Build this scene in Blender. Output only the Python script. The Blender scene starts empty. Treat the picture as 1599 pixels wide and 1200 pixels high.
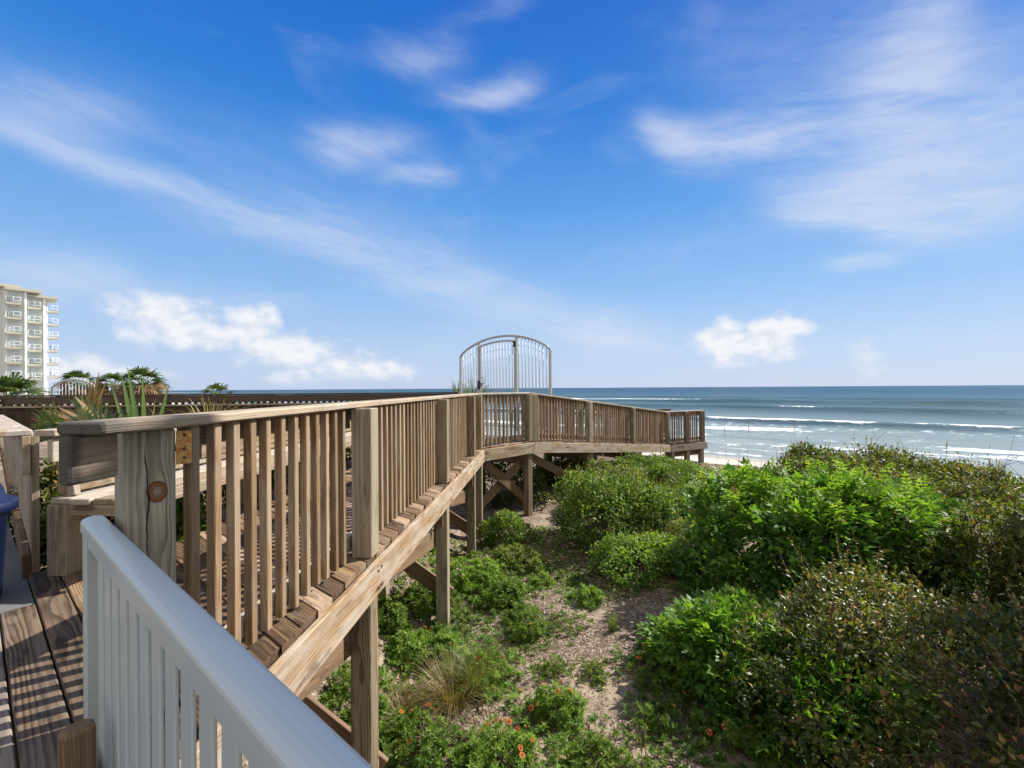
import bpy, math, random
import numpy as np
from mathutils import Vector, Matrix
PI = math.pi
sc = bpy.context.scene
COL = sc.collection
rng = np.random.default_rng(7)
random.seed(7)

# ------------------------------------------------------------------ frame of the place
# the eye is the origin, Y runs ahead, X to the right, Z up; the sea lies 6 m below the eye
N = np.array([.638, .770, 0.0])          # towards the sea
D = np.array([.770, -.638, 0.0])         # along the shore
SUN = np.array([.853*math.cos(math.radians(41)), .522*math.cos(math.radians(41)), math.sin(math.radians(41))])
DECK = -1.133
SEA = -6.0

def V(*a): return np.array(a, float)
def unit(v):
    v = np.asarray(v, float); return v/np.linalg.norm(v)
def smooth(a, b, x):
    t = np.clip((x-a)/(b-a), 0, 1); return t*t*(3-2*t)

# ------------------------------------------------------------------ objects
def tag(o, label=None, cat=None, group=None, kind=None):
    if label: o['label'] = label
    if cat: o['category'] = cat
    if group: o['group'] = group
    if kind: o['kind'] = kind
    return o

def thing(name, label, cat, loc=(0, 0, 0), group=None):
    o = bpy.data.objects.new(name, None); COL.objects.link(o)
    o.location = [float(x) for x in loc]; o.empty_display_size = .1
    return tag(o, label, cat, group)

def copy_thing(root, loc, rz, sc_, label, group=None):
    c = root.copy(); COL.objects.link(c)
    c.location = loc; c.rotation_euler = (0, 0, rz); c.scale = (sc_, sc_, sc_)
    c['label'] = label
    if group: c['group'] = group
    for ch in list(root.children):
        d = ch.copy(); COL.objects.link(d); d.parent = c
        for g in list(ch.children):
            e = g.copy(); COL.objects.link(e); e.parent = d
    return c

def world_loc(o):
    v = Vector((0, 0, 0))
    while o is not None:
        v = v + o.location; o = o.parent
    return np.array(v)

class MB:
    """collects polygons with a grain coordinate and a random number per vertex"""
    def __init__(s): s.v = []; s.f = []; s.g = []; s.r = []; s.sm = []
    def add(s, vs, fs, gs=None, rnd=0.5, smooth=False):
        o = len(s.v); s.v += [tuple(map(float, x)) for x in vs]
        s.g += [tuple(map(float, x)) for x in (gs if gs is not None else vs)]
        s.r += [float(rnd)]*len(vs) if np.isscalar(rnd) else list(map(float, rnd))
        for f in fs: s.f.append([i+o for i in f]); s.sm.append(smooth)
    def beam(s, a, b, w, h, up=(0, 0, 1), cham=.004, pith=None, rnd=None, endcham=True, loff=None):
        """board from a to b, w wide sideways, h high along up, edges eased"""
        a = np.asarray(a, float); b = np.asarray(b, float)
        d = b-a; L = np.linalg.norm(d); d = d/L
        up = np.asarray(up, float); side = unit(np.cross(d, up)); up = unit(np.cross(side, d))
        c = min(cham, w*.3, h*.3)
        def ring(k):
            W, H, c2 = w/2-k, h/2-k, max(c, k*.5)
            return [(-W+c2, -H), (W-c2, -H), (W, -H+c2), (W, H-c2), (W-c2, H), (-W+c2, H), (-W, H-c2), (-W, -H+c2)]
        if pith is None: pith = (random.uniform(-.7, .7)*max(w, h), random.choice([-1, 1])*random.uniform(.4, 1.5)*max(w, h))
        lo = random.uniform(0, 60) if loff is None else loff
        vs = []; gs = []
        e = c if endcham else 0
        for (t, k) in ((0, e), (e, 0), (L-e, 0), (L, e)):
            for (x, y) in ring(k*.8):
                vs.append(a+d*t+side*x+up*y); 
                gx, gy = (x, y) if w >= h else (y, x)
                gs.append((t+lo, gx+pith[0], gy+pith[1]))
        fs = []
        for k in range(3):
            for i in range(8):
                j = (i+1) % 8; fs.append([k*8+i, k*8+j, k*8+8+j, k*8+8+i])
        fs.append(list(range(7, -1, -1))); fs.append(list(range(24, 32)))
        s.add(vs, fs, gs, random.random() if rnd is None else rnd)
    def box(s, c, sx, sy, sz, rz=0, rnd=.5):
        ca, sa = math.cos(rz), math.sin(rz); vs = []
        for dz in (-1, 1):
            for dx, dy in ((-1, -1), (1, -1), (1, 1), (-1, 1)):
                x, y = dx*sx/2, dy*sy/2
                vs.append((c[0]+x*ca-y*sa, c[1]+x*sa+y*ca, c[2]+dz*sz/2))
        s.add(vs, [[3, 2, 1, 0], [4, 5, 6, 7], [0, 1, 5, 4], [1, 2, 6, 5], [2, 3, 7, 6], [3, 0, 4, 7]], None, rnd)
    def tube(s, pts, rad, n=8, cap=True, rnd=.5):
        pts = [np.asarray(p, float) for p in pts]
        if np.isscalar(rad): rad = [rad]*len(pts)
        vs = []; fs = []; prev = None
        for i, p in enumerate(pts):
            t = unit(pts[min(i+1, len(pts)-1)]-pts[max(i-1, 0)])
            x = np.cross(t, (0, 0, 1) if abs(t[2]) < .9 else (1, 0, 0)); x = unit(x) if prev is None else unit(prev-t*np.dot(prev, t))
            prev = x; y = np.cross(t, x)
            for k in range(n):
                an = 2*PI*k/n; vs.append(p+rad[i]*(math.cos(an)*x+math.sin(an)*y))
        for i in range(len(pts)-1):
            for k in range(n):
                j = (k+1) % n; fs.append([i*n+k, i*n+j, i*n+n+j, i*n+n+k])
        if cap:
            fs.append(list(range(n-1, -1, -1))); fs.append([len(pts)*n-n+k for k in range(n)])
        s.add(vs, fs, None, rnd, True)
    def lathe(s, c, prof, n=32, rnd=.5):
        vs = []; fs = []
        for (r, z) in prof:
            for k in range(n):
                a = 2*PI*k/n; vs.append((c[0]+r*math.cos(a), c[1]+r*math.sin(a), c[2]+z))
        for i in range(len(prof)-1):
            for k in range(n):
                j = (k+1) % n; fs.append([i*n+k, i*n+j, i*n+n+j, i*n+n+k])
        s.add(vs, fs, None, rnd, True)
    def build(s, name, mat, parent=None, label=None):
        off = world_loc(parent) if parent is not None else np.zeros(3)
        me = bpy.data.meshes.new(name)
        me.from_pydata([tuple(np.array(v)-off) for v in s.v], [], s.f)
        at = me.attributes.new('gc', 'FLOAT_VECTOR', 'POINT'); at.data.foreach_set('vector', np.array(s.g, np.float32).ravel())
        ar = me.attributes.new('rnd', 'FLOAT', 'POINT'); ar.data.foreach_set('value', np.array(s.r, np.float32))
        me.polygons.foreach_set('use_smooth', s.sm); me.update()
        me.materials.append(mat)
        o = bpy.data.objects.new(name, me); COL.objects.link(o)
        if parent is not None: o.parent = parent
        if label: o['label'] = label
        return o

def tri_object(name, verts, tris, rnd, mat, parent=None, smooth=True):
    me = bpy.data.meshes.new(name); off = world_loc(parent) if parent is not None else np.zeros(3)
    verts = np.asarray(verts)-off
    me.vertices.add(len(verts)); me.vertices.foreach_set('co', verts.astype(np.float32).ravel())
    me.loops.add(len(tris)*3); me.loops.foreach_set('vertex_index', tris.astype(np.int32).ravel())
    me.polygons.add(len(tris)); me.polygons.foreach_set('loop_start', np.arange(0, len(tris)*3, 3, dtype=np.int32))
    me.polygons.foreach_set('loop_total', np.full(len(tris), 3, np.int32))
    me.polygons.foreach_set('use_smooth', np.full(len(tris), smooth, bool))
    me.update(calc_edges=True)
    ar = me.attributes.new('rnd', 'FLOAT', 'POINT'); ar.data.foreach_set('value', np.asarray(rnd, np.float32))
    me.materials.append(mat)
    o = bpy.data.objects.new(name, me); COL.objects.link(o)
    if parent is not None: o.parent = parent
    return o

# ------------------------------------------------------------------ node helper
class NT:
    def __init__(s, nt): s.nt = nt; s.nt.nodes.clear()
    def node(s, t, **kw):
        n = s.nt.nodes.new(t)
        for k, v in kw.items(): setattr(n, k, v)
        return n
    def put(s, sock, v):
        if isinstance(v, (int, float)): sock.default_value = v
        elif isinstance(v, (tuple, list)):
            v = tuple(v)
            if sock.type == 'RGBA' and len(v) == 3: v = v+(1,)
            sock.default_value = v
        else: s.nt.links.new(v, sock)
    def m(s, op, a, b=None, c=None, clamp=False):
        n = s.node('ShaderNodeMath', operation=op, use_clamp=clamp)
        for i, v in enumerate((a, b, c)):
            if v is not None: s.put(n.inputs[i], v)
        return n.outputs[0]
    def vm(s, op, a, b=None):
        n = s.node('ShaderNodeVectorMath', operation=op); s.put(n.inputs[0], a)
        if b is not None:
            s.put(n.inputs[3] if op == 'SCALE' else n.inputs[1], b)
        return n.outputs['Value'] if op in ('DOT_PRODUCT', 'LENGTH') else n.outputs[0]
    def sep(s, v):
        n = s.node('ShaderNodeSeparateXYZ'); s.put(n.inputs[0], v); return n.outputs
    def comb(s, x, y, z):
        n = s.node('ShaderNodeCombineXYZ')
        for i, v in enumerate((x, y, z)): s.put(n.inputs[i], v)
        return n.outputs[0]
    def noise(s, vec, scale, detail=3, rough=.5, dist=0, out=0):
        n = s.node('ShaderNodeTexNoise'); s.put(n.inputs['Vector'], vec)
        n.inputs['Scale'].default_value = scale; n.inputs['Detail'].default_value = detail
        n.inputs['Roughness'].default_value = rough; n.inputs['Distortion'].default_value = dist
        return n.outputs[out]
    def vor(s, vec, scale, feat='F1'):
        n = s.node('ShaderNodeTexVoronoi', feature=feat); s.put(n.inputs['Vector'], vec); n.inputs['Scale'].default_value = scale
        return n.outputs
    def mix(s, f, a, b, mode='MIX'):
        n = s.node('ShaderNodeMix', data_type='RGBA', blend_type=mode)
        s.put(n.inputs[0], f); s.put(n.inputs[6], a); s.put(n.inputs[7], b); return n.outputs[2]
    def ss(s, x, a, b, lo=0, hi=1):
        n = s.node('ShaderNodeMapRange', interpolation_type='SMOOTHSTEP'); s.put(n.inputs[0], x)
        n.inputs[1].default_value = a; n.inputs[2].default_value = b; n.inputs[3].default_value = lo; n.inputs[4].default_value = hi
        return n.outputs[0]
    def ramp(s, f, stops):
        n = s.node('ShaderNodeValToRGB'); s.put(n.inputs[0], f); e = n.color_ramp.elements
        while len(e) > 1: e.remove(e[-1])
        e[0].position = stops[0][0]; e[0].color = tuple(stops[0][1])+(1,)
        for p, c in stops[1:]:
            k = e.new(p); k.color = tuple(c)+(1,)
        return n.outputs[0]
    def attr(s, name, out='Vector'):
        n = s.node('ShaderNodeAttribute', attribute_name=name); return n.outputs[out]
    def bump(s, h, strength, dist):
        n = s.node('ShaderNodeBump'); s.put(n.inputs['Height'], h); n.inputs['Strength'].default_value = strength
        n.inputs['Distance'].default_value = dist; return n.outputs[0]
    def bsdf(s, color, rough=.6, normal=None, spec=.5, metal=0, **kw):
        n = s.node('ShaderNodeBsdfPrincipled'); s.put(n.inputs['Base Color'], color); s.put(n.inputs['Roughness'], rough)
        s.put(n.inputs['Specular IOR Level'], spec); s.put(n.inputs['Metallic'], metal)
        if normal is not None: s.put(n.inputs['Normal'], normal)
        for k, v in kw.items(): s.put(n.inputs[k.replace('_', ' ')], v)
        return n.outputs[0]
    def out(s, sh):
        n = s.node('ShaderNodeOutputMaterial'); s.nt.links.new(sh, n.inputs[0])

def new_mat(name):
    m = bpy.data.materials.new(name); m.use_nodes = True; return m, NT(m.node_tree)

def wood(name, light, dark, grey, grey_amt=.4, stain=(.07, .045, .03), stain_amt=.35, ring=.008, vary=.25, ringmix=.55, knot=None, crack=False, endstain=False):
    m, t = new_mat(name)
    g = t.attr('gc'); rnd = t.attr('rnd', 'Fac')
    L, W, T = t.sep(g)
    w1 = t.noise(t.comb(t.m('MULTIPLY', L, 1.1), t.m('MULTIPLY', W, 5), t.m('MULTIPLY', T, 5)), 1.0, 2, .5)
    w2 = t.noise(t.comb(t.m('MULTIPLY', L, 4.0), t.m('MULTIPLY', W, 14), t.m('MULTIPLY', T, 14)), 1.0, 2, .5)
    warp = t.m('ADD', t.m('MULTIPLY', t.m('SUBTRACT', w1, .5), .10), t.m('MULTIPLY', t.m('SUBTRACT', w2, .5), .012))
    Wy = W; kd = None
    if knot:
        kl, kw, kr = knot
        dl = t.m('SUBTRACT', L, kl); dw = t.m('SUBTRACT', W, kw)
        kd = t.m('SQRT', t.m('ADD', t.m('POWER', t.m('MULTIPLY', dl, .8), 2), t.m('POWER', dw, 2)))
        fall = t.m('EXPONENT', t.m('MULTIPLY', t.m('POWER', t.m('DIVIDE', kd, kr*1.5), 2), -1))
        sgn = t.m('DIVIDE', dw, t.m('ADD', t.m('ABSOLUTE', dw), .006))
        Wy = t.m('SUBTRACT', W, t.m('MULTIPLY', t.m('MULTIPLY', sgn, fall), kr*.95))
    r = t.m('SQRT', t.m('ADD', t.m('POWER', t.m('ADD', Wy, warp), 2), t.m('POWER', t.m('ADD', T, t.m('MULTIPLY', warp, .6)), 2)))
    ph = t.m('FRACT', t.m('DIVIDE', r, ring))
    late = t.m('MULTIPLY', t.ss(ph, .25, .85), t.ss(ph, 1.0, .9))
    fib = t.noise(t.comb(t.m('MULTIPLY', L, 5), t.m('MULTIPLY', W, 260), t.m('MULTIPLY', T, 260)), 1.0, 3, .6)
    fib2 = t.noise(t.comb(t.m('MULTIPLY', L, 1.6), t.m('MULTIPLY', W, 45), t.m('MULTIPLY', T, 45)), 1.0, 4, .6)
    blot = t.noise(t.comb(t.m('MULTIPLY', L, 2.2), t.m('MULTIPLY', W, 9), t.m('MULTIPLY', T, 9)), 1.0, 4, .6)
    c = t.mix(t.m('MULTIPLY', late, ringmix), light, dark)
    c = t.mix(t.m('MULTIPLY', t.ss(fib2, .42, .66), .6), c, dark)
    c = t.mix(t.m('MULTIPLY', t.ss(t.m('ADD', blot, t.m('MULTIPLY', t.m('SUBTRACT', rnd, .5), .3)), .38, .62), grey_amt), c, grey)
    bl2 = t.noise(t.comb(t.m('MULTIPLY', L, 3.3), t.m('MULTIPLY', W, 16), t.m('MULTIPLY', T, 11)), 1.0, 5, .65)
    c = t.mix(t.m('MULTIPLY', t.ss(bl2, .52, .74), stain_amt), c, stain)
    c = t.mix(t.m('MULTIPLY', t.ss(fib, .56, .74), .42), c, t.mix(.7, c, (.02, .015, .01)))
    # scattered small knots with a dark rim
    vk = t.node('ShaderNodeTexVoronoi'); t.put(vk.inputs['Vector'], t.comb(t.m('MULTIPLY', L, 1.15), t.m('MULTIPLY', W, 5.5), t.m('MULTIPLY', T, 1.2))); vk.inputs['Scale'].default_value = 1.0; vk.inputs['Randomness'].default_value = 1.0
    km = t.m('MULTIPLY', t.ss(t.m('ADD', vk.outputs['Distance'], t.m('MULTIPLY', t.m('SUBTRACT', fib2, .5), .05)), .125, .06), t.ss(t.sep(vk.outputs['Color'])[0], .55, .6))
    c = t.mix(t.m('MULTIPLY', km, .8), c, t.mix(t.ss(vk.outputs['Distance'], .03, .085), (.15, .08, .042), (.045, .025, .014)))
    v = t.m('ADD', 1-vary*.6, t.m('MULTIPLY', rnd, vary*1.2))
    c = t.mix(1.0, c, t.comb(v, v, v), 'MULTIPLY')
    if knot:
        kn = t.noise(g, 60, 3, .6)
        kdn = t.m('ADD', kd, t.m('MULTIPLY', t.m('SUBTRACT', kn, .5), .006))
        ringk = t.m('FRACT', t.m('DIVIDE', kdn, .0052))
        kc = t.mix(t.ss(ringk, .3, .9), (.23, .13, .075), (.12, .06, .03))
        kc = t.mix(t.ss(kdn, kr*.42, kr*.3), kc, (.25, .2, .16))
        kc = t.mix(t.ss(kdn, kr*.66, kr*.8), kc, (.19, .07, .02))
        kc = t.mix(t.ss(kdn, kr*.9, kr*.98), kc, (.035, .02, .012))
        c = t.mix(t.ss(kdn, kr*1.06, kr*.97), c, kc)
    hgt = t.m('SUBTRACT', t.m('MULTIPLY', late, .35), t.m('MULTIPLY', t.ss(fib, .5, .75), .8))
    if crack:
        cw = t.m('ADD', crack[0], t.m('MULTIPLY', t.m('SUBTRACT', t.noise(t.comb(t.m('MULTIPLY', L, 7), .3, .3), 1.0, 3, .55), .5), .035))
        wd = t.m('MULTIPLY', t.ss(t.noise(t.comb(t.m('MULTIPLY', L, 6), 4., .3), 1.0, 2), .3, .6), .0022)
        wd = t.m('MULTIPLY', wd, t.ss(L, crack[1], crack[1]+.08))
        ck = t.ss(t.m('SUBTRACT', t.m('ABSOLUTE', t.m('SUBTRACT', W, cw)), wd), .0008, -.0004)
        c = t.mix(ck, c, (.012, .01, .008)); hgt = t.m('SUBTRACT', hgt, t.m('MULTIPLY', ck, 3))
    if endstain:
        e = t.ss(t.m('ADD', L, t.m('MULTIPLY', t.m('SUBTRACT', t.noise(g, 22, 4, .6), .5), .16)), endstain, 0.0)
        c = t.mix(t.m('MULTIPLY', e, .85), c, (.05, .048, .047))
    t.out(t.bsdf(c, t.m('ADD', .62, t.m('MULTIPLY', fib, .25)), t.bump(hgt, .55, .0022), .25))
    return m

M = {}
M['cap'] = wood('weathered_cap_wood', (.46, .375, .27), (.25, .18, .115), (.42, .395, .36), .8, (.14, .11, .085), .55, vary=.12, ringmix=.7)
M['cap_end'] = wood('weathered_cap_wood_dark_end', (.46, .375, .27), (.25, .18, .115), (.42, .395, .36), .8, (.14, .11, .085), .55, vary=.12, ringmix=.7, endstain=.24)
M['rail_end'] = wood('rail_wood_dark_tip', (.33, .245, .165), (.17, .115, .07), (.30, .26, .215), .6, (.12, .085, .055), .5, vary=.1, ringmix=.7, endstain=.07)
M['baluster'] = wood('baluster_wood', (.335, .225, .13), (.14, .078, .037), (.28, .235, .175), .55, (.11, .055, .025), .6, vary=.55, ringmix=.65)
M['post'] = wood('post_wood', (.32, .255, .165), (.105, .072, .042), (.28, .25, .19), .5, (.08, .052, .033), .6, ring=.012, vary=.3, ringmix=.85)
M['post_knot'] = wood('post_wood_with_knot', (.40, .375, .28), (.15, .125, .083), (.38, .365, .30), .5, (.15, .128, .09), .4, ring=.0115, vary=.0, ringmix=.9, knot=(.212, .016, .029), crack=(-.012, .02))
M['rim'] = wood('rim_board_wood', (.40, .28, .17), (.19, .11, .058), (.43, .375, .31), .75, (.085, .052, .03), .7, ring=.015, vary=.15, ringmix=.7)
M['deck'] = wood('deck_plank_wood', (.31, .195, .105), (.075, .04, .02), (.28, .225, .175), .45, (.03, .016, .009), .95, vary=1.0, ringmix=.9)
M['deck_near'] = wood('worn_deck_plank_wood', (.20, .14, .092), (.06, .037, .021), (.235, .205, .175), .5, (.03, .019, .012), .9, ring=.013, vary=.4, ringmix=.95)
M['brace'] = wood('brace_wood', (.22, .135, .07), (.09, .052, .026), (.18, .135, .095), .4, (.045, .026, .014), .6, vary=.3, ringmix=.8)
M['bench'] = wood('bench_wood', (.38, .295, .20), (.18, .12, .07), (.37, .335, .29), .7, (.11, .08, .053), .6, vary=.3, ringmix=.7)
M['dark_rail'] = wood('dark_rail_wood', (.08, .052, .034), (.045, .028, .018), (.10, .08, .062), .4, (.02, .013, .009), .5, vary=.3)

def simple(name, col, rough=.5, spec=.5, metal=0, n_amt=.06, n_scale=8, bump=.0, dirt=None):
    m, t = new_mat(name)
    tc = t.node('ShaderNodeTexCoord').outputs['Object']
    n = t.noise(tc, n_scale, 4, .6)
    v = t.m('ADD', 1-n_amt, t.m('MULTIPLY', n, n_amt*2))
    c = t.mix(1.0, col, t.comb(v, v, v), 'MULTIPLY')
    if dirt: c = t.mix(t.ss(t.noise(tc, n_scale*.35, 5, .65), .5, .75, 0, dirt[1]), c, dirt[0])
    t.out(t.bsdf(c, t.m('ADD', rough-.05, t.m('MULTIPLY', n, .1)), t.bump(n, bump, .01) if bump else None, spec, metal))
    return m

M['white_metal'] = simple('white_coated_aluminium', (.51, .55, .54), .36, .42, 0, .025, 3, dirt=((.33, .375, .37), .5))
M['gate_metal'] = simple('white_gate_metal', (.40, .415, .41), .4, .4, 0, .04, 5)
M['galv'] = simple('galvanised_steel', (.5, .52, .53), .4, .5, .7, .1, 30)
M['black'] = simple('black_plastic', (.02, .02, .022), .4)
M['blue'] = simple('blue_plastic', (.0015, .008, .042), .42, .5, 0, .15, 14, bump=.1, dirt=((.005, .014, .055), .5))
M['bolt'] = simple('rusty_bolt', (.12, .06, .035), .6, .3, .3)
M['concrete'] = simple('concrete', (.14, .142, .142), .85, .2, 0, .25, 9, bump=.3, dirt=((.08, .08, .078), .6))
M['stucco'] = simple('pale_stucco', (.66, .71, .70), .8, .2, 0, .05, 1.5)
M['stucco_white'] = simple('white_stucco', (.8, .81, .8), .8, .2, 0, .04, 1.5)
M['yellow_trim'] = simple('yellow_trim', (.46, .45, .365), .7, .2, 0, .08, 2)
M['glass'] = simple('dark_window_glass', (.06, .08, .09), .08, .6)
M['pane'] = simple('curtained_pane', (.5, .55, .56), .5)
M['furniture'] = simple('balcony_furniture_mesh', (.16, .17, .16), .6)
M['lampglass'] = simple('frosted_lamp_glass', (.8, .8, .78), .3)
M['stem'] = simple('brown_stem', (.12, .085, .055), .8, .2, 0, .3, 20)
M['greystem'] = simple('grey_twig', (.13, .105, .085), .85, .2, 0, .3, 20)

def rust_plate():
    m, t = new_mat('rusty_steel_plate')
    tc = t.node('ShaderNodeTexCoord').outputs['Object']
    n = t.noise(tc, 24, 5, .6); z = t.sep(tc)[2]
    f = t.ss(t.m('ADD', n, t.m('MULTIPLY', t.m('ABSOLUTE', t.m('ADD', z, .185)), 5.0)), .72, .9)
    c = t.mix(f, (.52, .53, .48), t.mix(t.ss(t.noise(tc, 90, 3), .4, .6), (.42, .17, .04), (.5, .34, .12)))
    t.out(t.bsdf(c, .6, t.bump(n, .3, .002), .3, .15)); return m
M['rust'] = rust_plate()

def leafmat(name, stops, trans=.4, rough=.42, spec=.4, tcol=(1.25, 1.35, .45)):
    m, t = new_mat(name)
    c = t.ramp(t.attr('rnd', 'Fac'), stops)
    p = t.bsdf(c, rough, None, spec)
    tr = t.node('ShaderNodeBsdfTranslucent'); t.put(tr.inputs[0], t.mix(1.0, c, tcol, 'MULTIPLY'))
    mx = t.node('ShaderNodeMixShader'); mx.inputs[0].default_value = trans
    t.nt.links.new(p, mx.inputs[1]); t.nt.links.new(tr.outputs[0], mx.inputs[2])
    t.out(mx.outputs[0]); return m
M['leaf_pepper'] = leafmat('bright_pinnate_leaf', [(0, (.04, .11, .022)), (.4, (.12, .235, .036)), (.75, (.23, .36, .055)), (.95, (.28, .38, .08)), (1, (.42, .32, .09))], .46, .5, .22, (1.25, 1.3, .4))
M['leaf_olive'] = leafmat('olive_small_leaf', [(0, (.04, .062, .015)), (.45, (.105, .135, .027)), (.8, (.205, .21, .043)), (.93, (.26, .18, .045)), (1, (.22, .085, .035))], .4, .5, .25)
M['leaf_dark'] = leafmat('dark_oval_leaf', [(0, (.035, .052, .014)), (.45, (.11, .13, .028)), (.75, (.21, .22, .045)), (.9, (.36, .24, .07)), (1, (.3, .11, .04))], .36, .42, .35)
M['leaf_mid'] = leafmat('mid_green_leaf', [(0, (.055, .105, .022)), (.5, (.135, .215, .036)), (.85, (.235, .305, .062)), (1, (.3, .27, .09))], .42, .5, .22)
M['leaf_fresh'] = leafmat('fresh_green_leaf', [(0, (.08, .155, .03)), (.5, (.18, .29, .048)), (.85, (.29, .38, .08)), (1, (.36, .33, .12))], .42, .5, .22)
M['leaf_vine'] = leafmat('yellow_green_vine_leaf', [(0, (.075, .12, .03)), (.5, (.17, .22, .05)), (.85, (.27, .28, .08)), (1, (.34, .23, .09))], .4, .5, .22)
M['grass'] = leafmat('green_grass_blade', [(0, (0.062, 0.112, 0.025)), (.5, (0.125, 0.188, 0.044)), (.8, (0.237, 0.237, 0.075)), (1, (0.400, 0.300, 0.125))], .35)
M['drygrass'] = leafmat('dry_grass_blade', [(0, (.12, .09, .035)), (.4, (.22, .16, .065)), (.75, (.33, .25, .11)), (1, (.12, .14, .03))], .3)
M['yucca'] = leafmat('grey_green_yucca_blade', [(0, (.09, .16, .075)), (.6, (.16, .25, .125)), (1, (.32, .28, .12))], .3, .5, .3)
M['frond'] = leafmat('green_palm_frond', [(0, (.025, .05, .012)), (.55, (.06, .1, .025)), (1, (.14, .16, .05))], .25, .4, .4)
M['deadfrond'] = leafmat('dead_palm_frond', [(0, (.1, .06, .03)), (.5, (.24, .15, .08)), (1, (.42, .32, .19))], .2, .7, .2)
M['flower'] = leafmat('orange_red_flower', [(0, (.05, .012, .01)), (.2, (.09, .02, .012)), (.35, (.42, .05, .015)), (.6, (.6, .15, .03)), (1, (.75, .45, .09))], .3, .6, .2, (1.1, 1, .8))
M['litter'] = leafmat('dry_litter_chip', [(0, (.05, .032, .02)), (.35, (.125, .08, .047)), (.7, (.235, .168, .108)), (.95, (.32, .265, .205)), (1, (.46, .42, .37))], .05, .85, .15, (1, 1, 1))

# ------------------------------------------------------------------ ground
def vnoise(x, y, s, seed):
    x = np.asarray(x)/s+seed*17.3; y = np.asarray(y)/s+seed*9.1
    xi = np.floor(x); yi = np.floor(y); fx = x-xi; fy = y-yi
    def h(a, b):
        v = np.sin(a*127.1+b*311.7+seed*74.7)*43758.5453; return v-np.floor(v)
    fx = fx*fx*(3-2*fx); fy = fy*fy*(3-2*fy)
    return (h(xi, yi)*(1-fx)+h(xi+1, yi)*fx)*(1-fy)+(h(xi, yi+1)*(1-fx)+h(xi+1, yi+1)*fx)*fy

def gz(x, y):
    x = np.asarray(x, float); y = np.asarray(y, float)
    p = .638*x+.770*y
    z = -2.86+.0*x
    z = z+.36*smooth(5, 11, p)                                    # the dune rises to its crest
    left = smooth(-1.15, -3.3, x-.07*y+.0*x)
    z = z+(-1.55-z)*left*smooth(14, 9, p)                           # bank up to the boardwalk on the left
    z = z+.12*(vnoise(x, y, 1.4, 1)-.5)+.05*(vnoise(x, y, .4, 2)-.5)+.02*(vnoise(x, y, .13, 3)-.5)
    f = smooth(15.5, 21, p)
    z = z*(1-f)+f*(-4.75+.15*(vnoise(x, y, 5, 4)-.5)*smooth(40, 24, p))
    z = z-1.3*smooth(20, 44, p)*(.55+.45*smooth(20, 44, p))
    z = z-.03*np.clip(p-42, 0, 60)
    return z

def axis(lo, hi, step, outer):
    a = np.arange(lo, hi+1e-6, step); return np.concatenate([[-x for x in outer[::-1]], a, outer])
def grid_object(name, xs, ys, zf, mat, rot=None):
    X, Y = np.meshgrid(xs, ys); Z = zf(X, Y)
    v = np.stack([X.ravel(), Y.ravel(), Z.ravel()], 1); nx, ny = len(xs), len(ys)
    i = np.arange(nx*ny).reshape(ny, nx)
    a, b, c, d = i[:-1, :-1].ravel(), i[:-1, 1:].ravel(), i[1:, 1:].ravel(), i[1:, :-1].ravel()
    tris = np.concatenate([np.stack([a, b, c], 1), np.stack([a, c, d], 1)])
    return tri_object(name, v, tris, np.full(len(v), .5), mat)

def ground_mat():
    m, t = new_mat('dune_sand_and_mulch')
    P = t.node('ShaderNodeNewGeometry').outputs['Position']
    p = t.vm('DOT_PRODUCT', P, (.638, .770, 0))
    n1 = t.noise(P, .55, 4, .6); n2 = t.noise(P, 2.6, 5, .65); n3 = t.noise(P, 14, 5, .7); n4 = t.noise(P, 70, 3, .6)
    sand = t.mix(n3, (.235, .175, .12), (.37, .29, .215))
    vc = t.node('ShaderNodeTexVoronoi'); t.put(vc.inputs['Vector'], P); vc.inputs['Scale'].default_value = 55
    chip = t.ramp(t.sep(vc.outputs['Color'])[0], [(0, (.05, .034, .022)), (.45, (.13, .09, .058)), (.75, (.235, .175, .125)), (.97, (.34, .28, .23)), (1, (.5, .47, .43))])
    mul = t.ss(t.m('ADD', t.m('MULTIPLY', n2, .5), t.m('MULTIPLY', n1, .5)), .38, .52)
    c = t.mix(t.m('MULTIPLY', mul, .9), sand, chip)
    c = t.mix(t.ss(n4, .6, .75, 0, .5), c, (.1, .07, .05))
    wrack = t.mix(n3, (.07, .045, .03), (.19, .12, .08))
    pw = t.m('ADD', p, t.m('MULTIPLY', t.m('SUBTRACT', n1, .5), 2.0))
    c = t.mix(t.m('MULTIPLY', t.ss(pw, 12.6, 13.6), t.ss(pw, 20, 17)), c, wrack)
    beach = t.mix(n2, (.50, .44, .36), (.58, .52, .44))
    beach = t.mix(t.ss(t.m('ADD', p, t.m('MULTIPLY', n1, 3)), 36, 43), beach, (.27, .25, .225))
    c = t.mix(t.ss(pw, 18, 22), c, beach)
    h = t.m('ADD', t.m('MULTIPLY', n3, .6), t.m('MULTIPLY', n4, .35))
    h = t.m('ADD', h, t.m('MULTIPLY', vc.outputs['Distance'], t.m('MULTIPLY', mul, .8)))
    t.out(t.bsdf(c, t.ss(p, 39, 44, .9, .35), t.bump(h, .8, .02), .25))
    return m
ox = [14, 17, 20, 24, 28, 33, 40, 50, 70, 110, 200, 500, 1500]
gxs = np.concatenate([[-1500, -500, -200, -110, -70, -45, -30, -22, -16, -12, -9], np.arange(-7, 12.01, .1), ox])
gys = np.concatenate([[-800, -200, -60, -20, -8, -3], np.arange(0, 20.01, .1), np.arange(21, 75, 1.0), [80, 100, 200, 500, 1500]])
g = grid_object('ground', gxs, gys, lambda X, Y: np.where((.638*X+.77*Y) > 60, np.maximum(gz(X, Y), -9), gz(X, Y)), ground_mat())
g['kind'] = 'structure'

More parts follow.
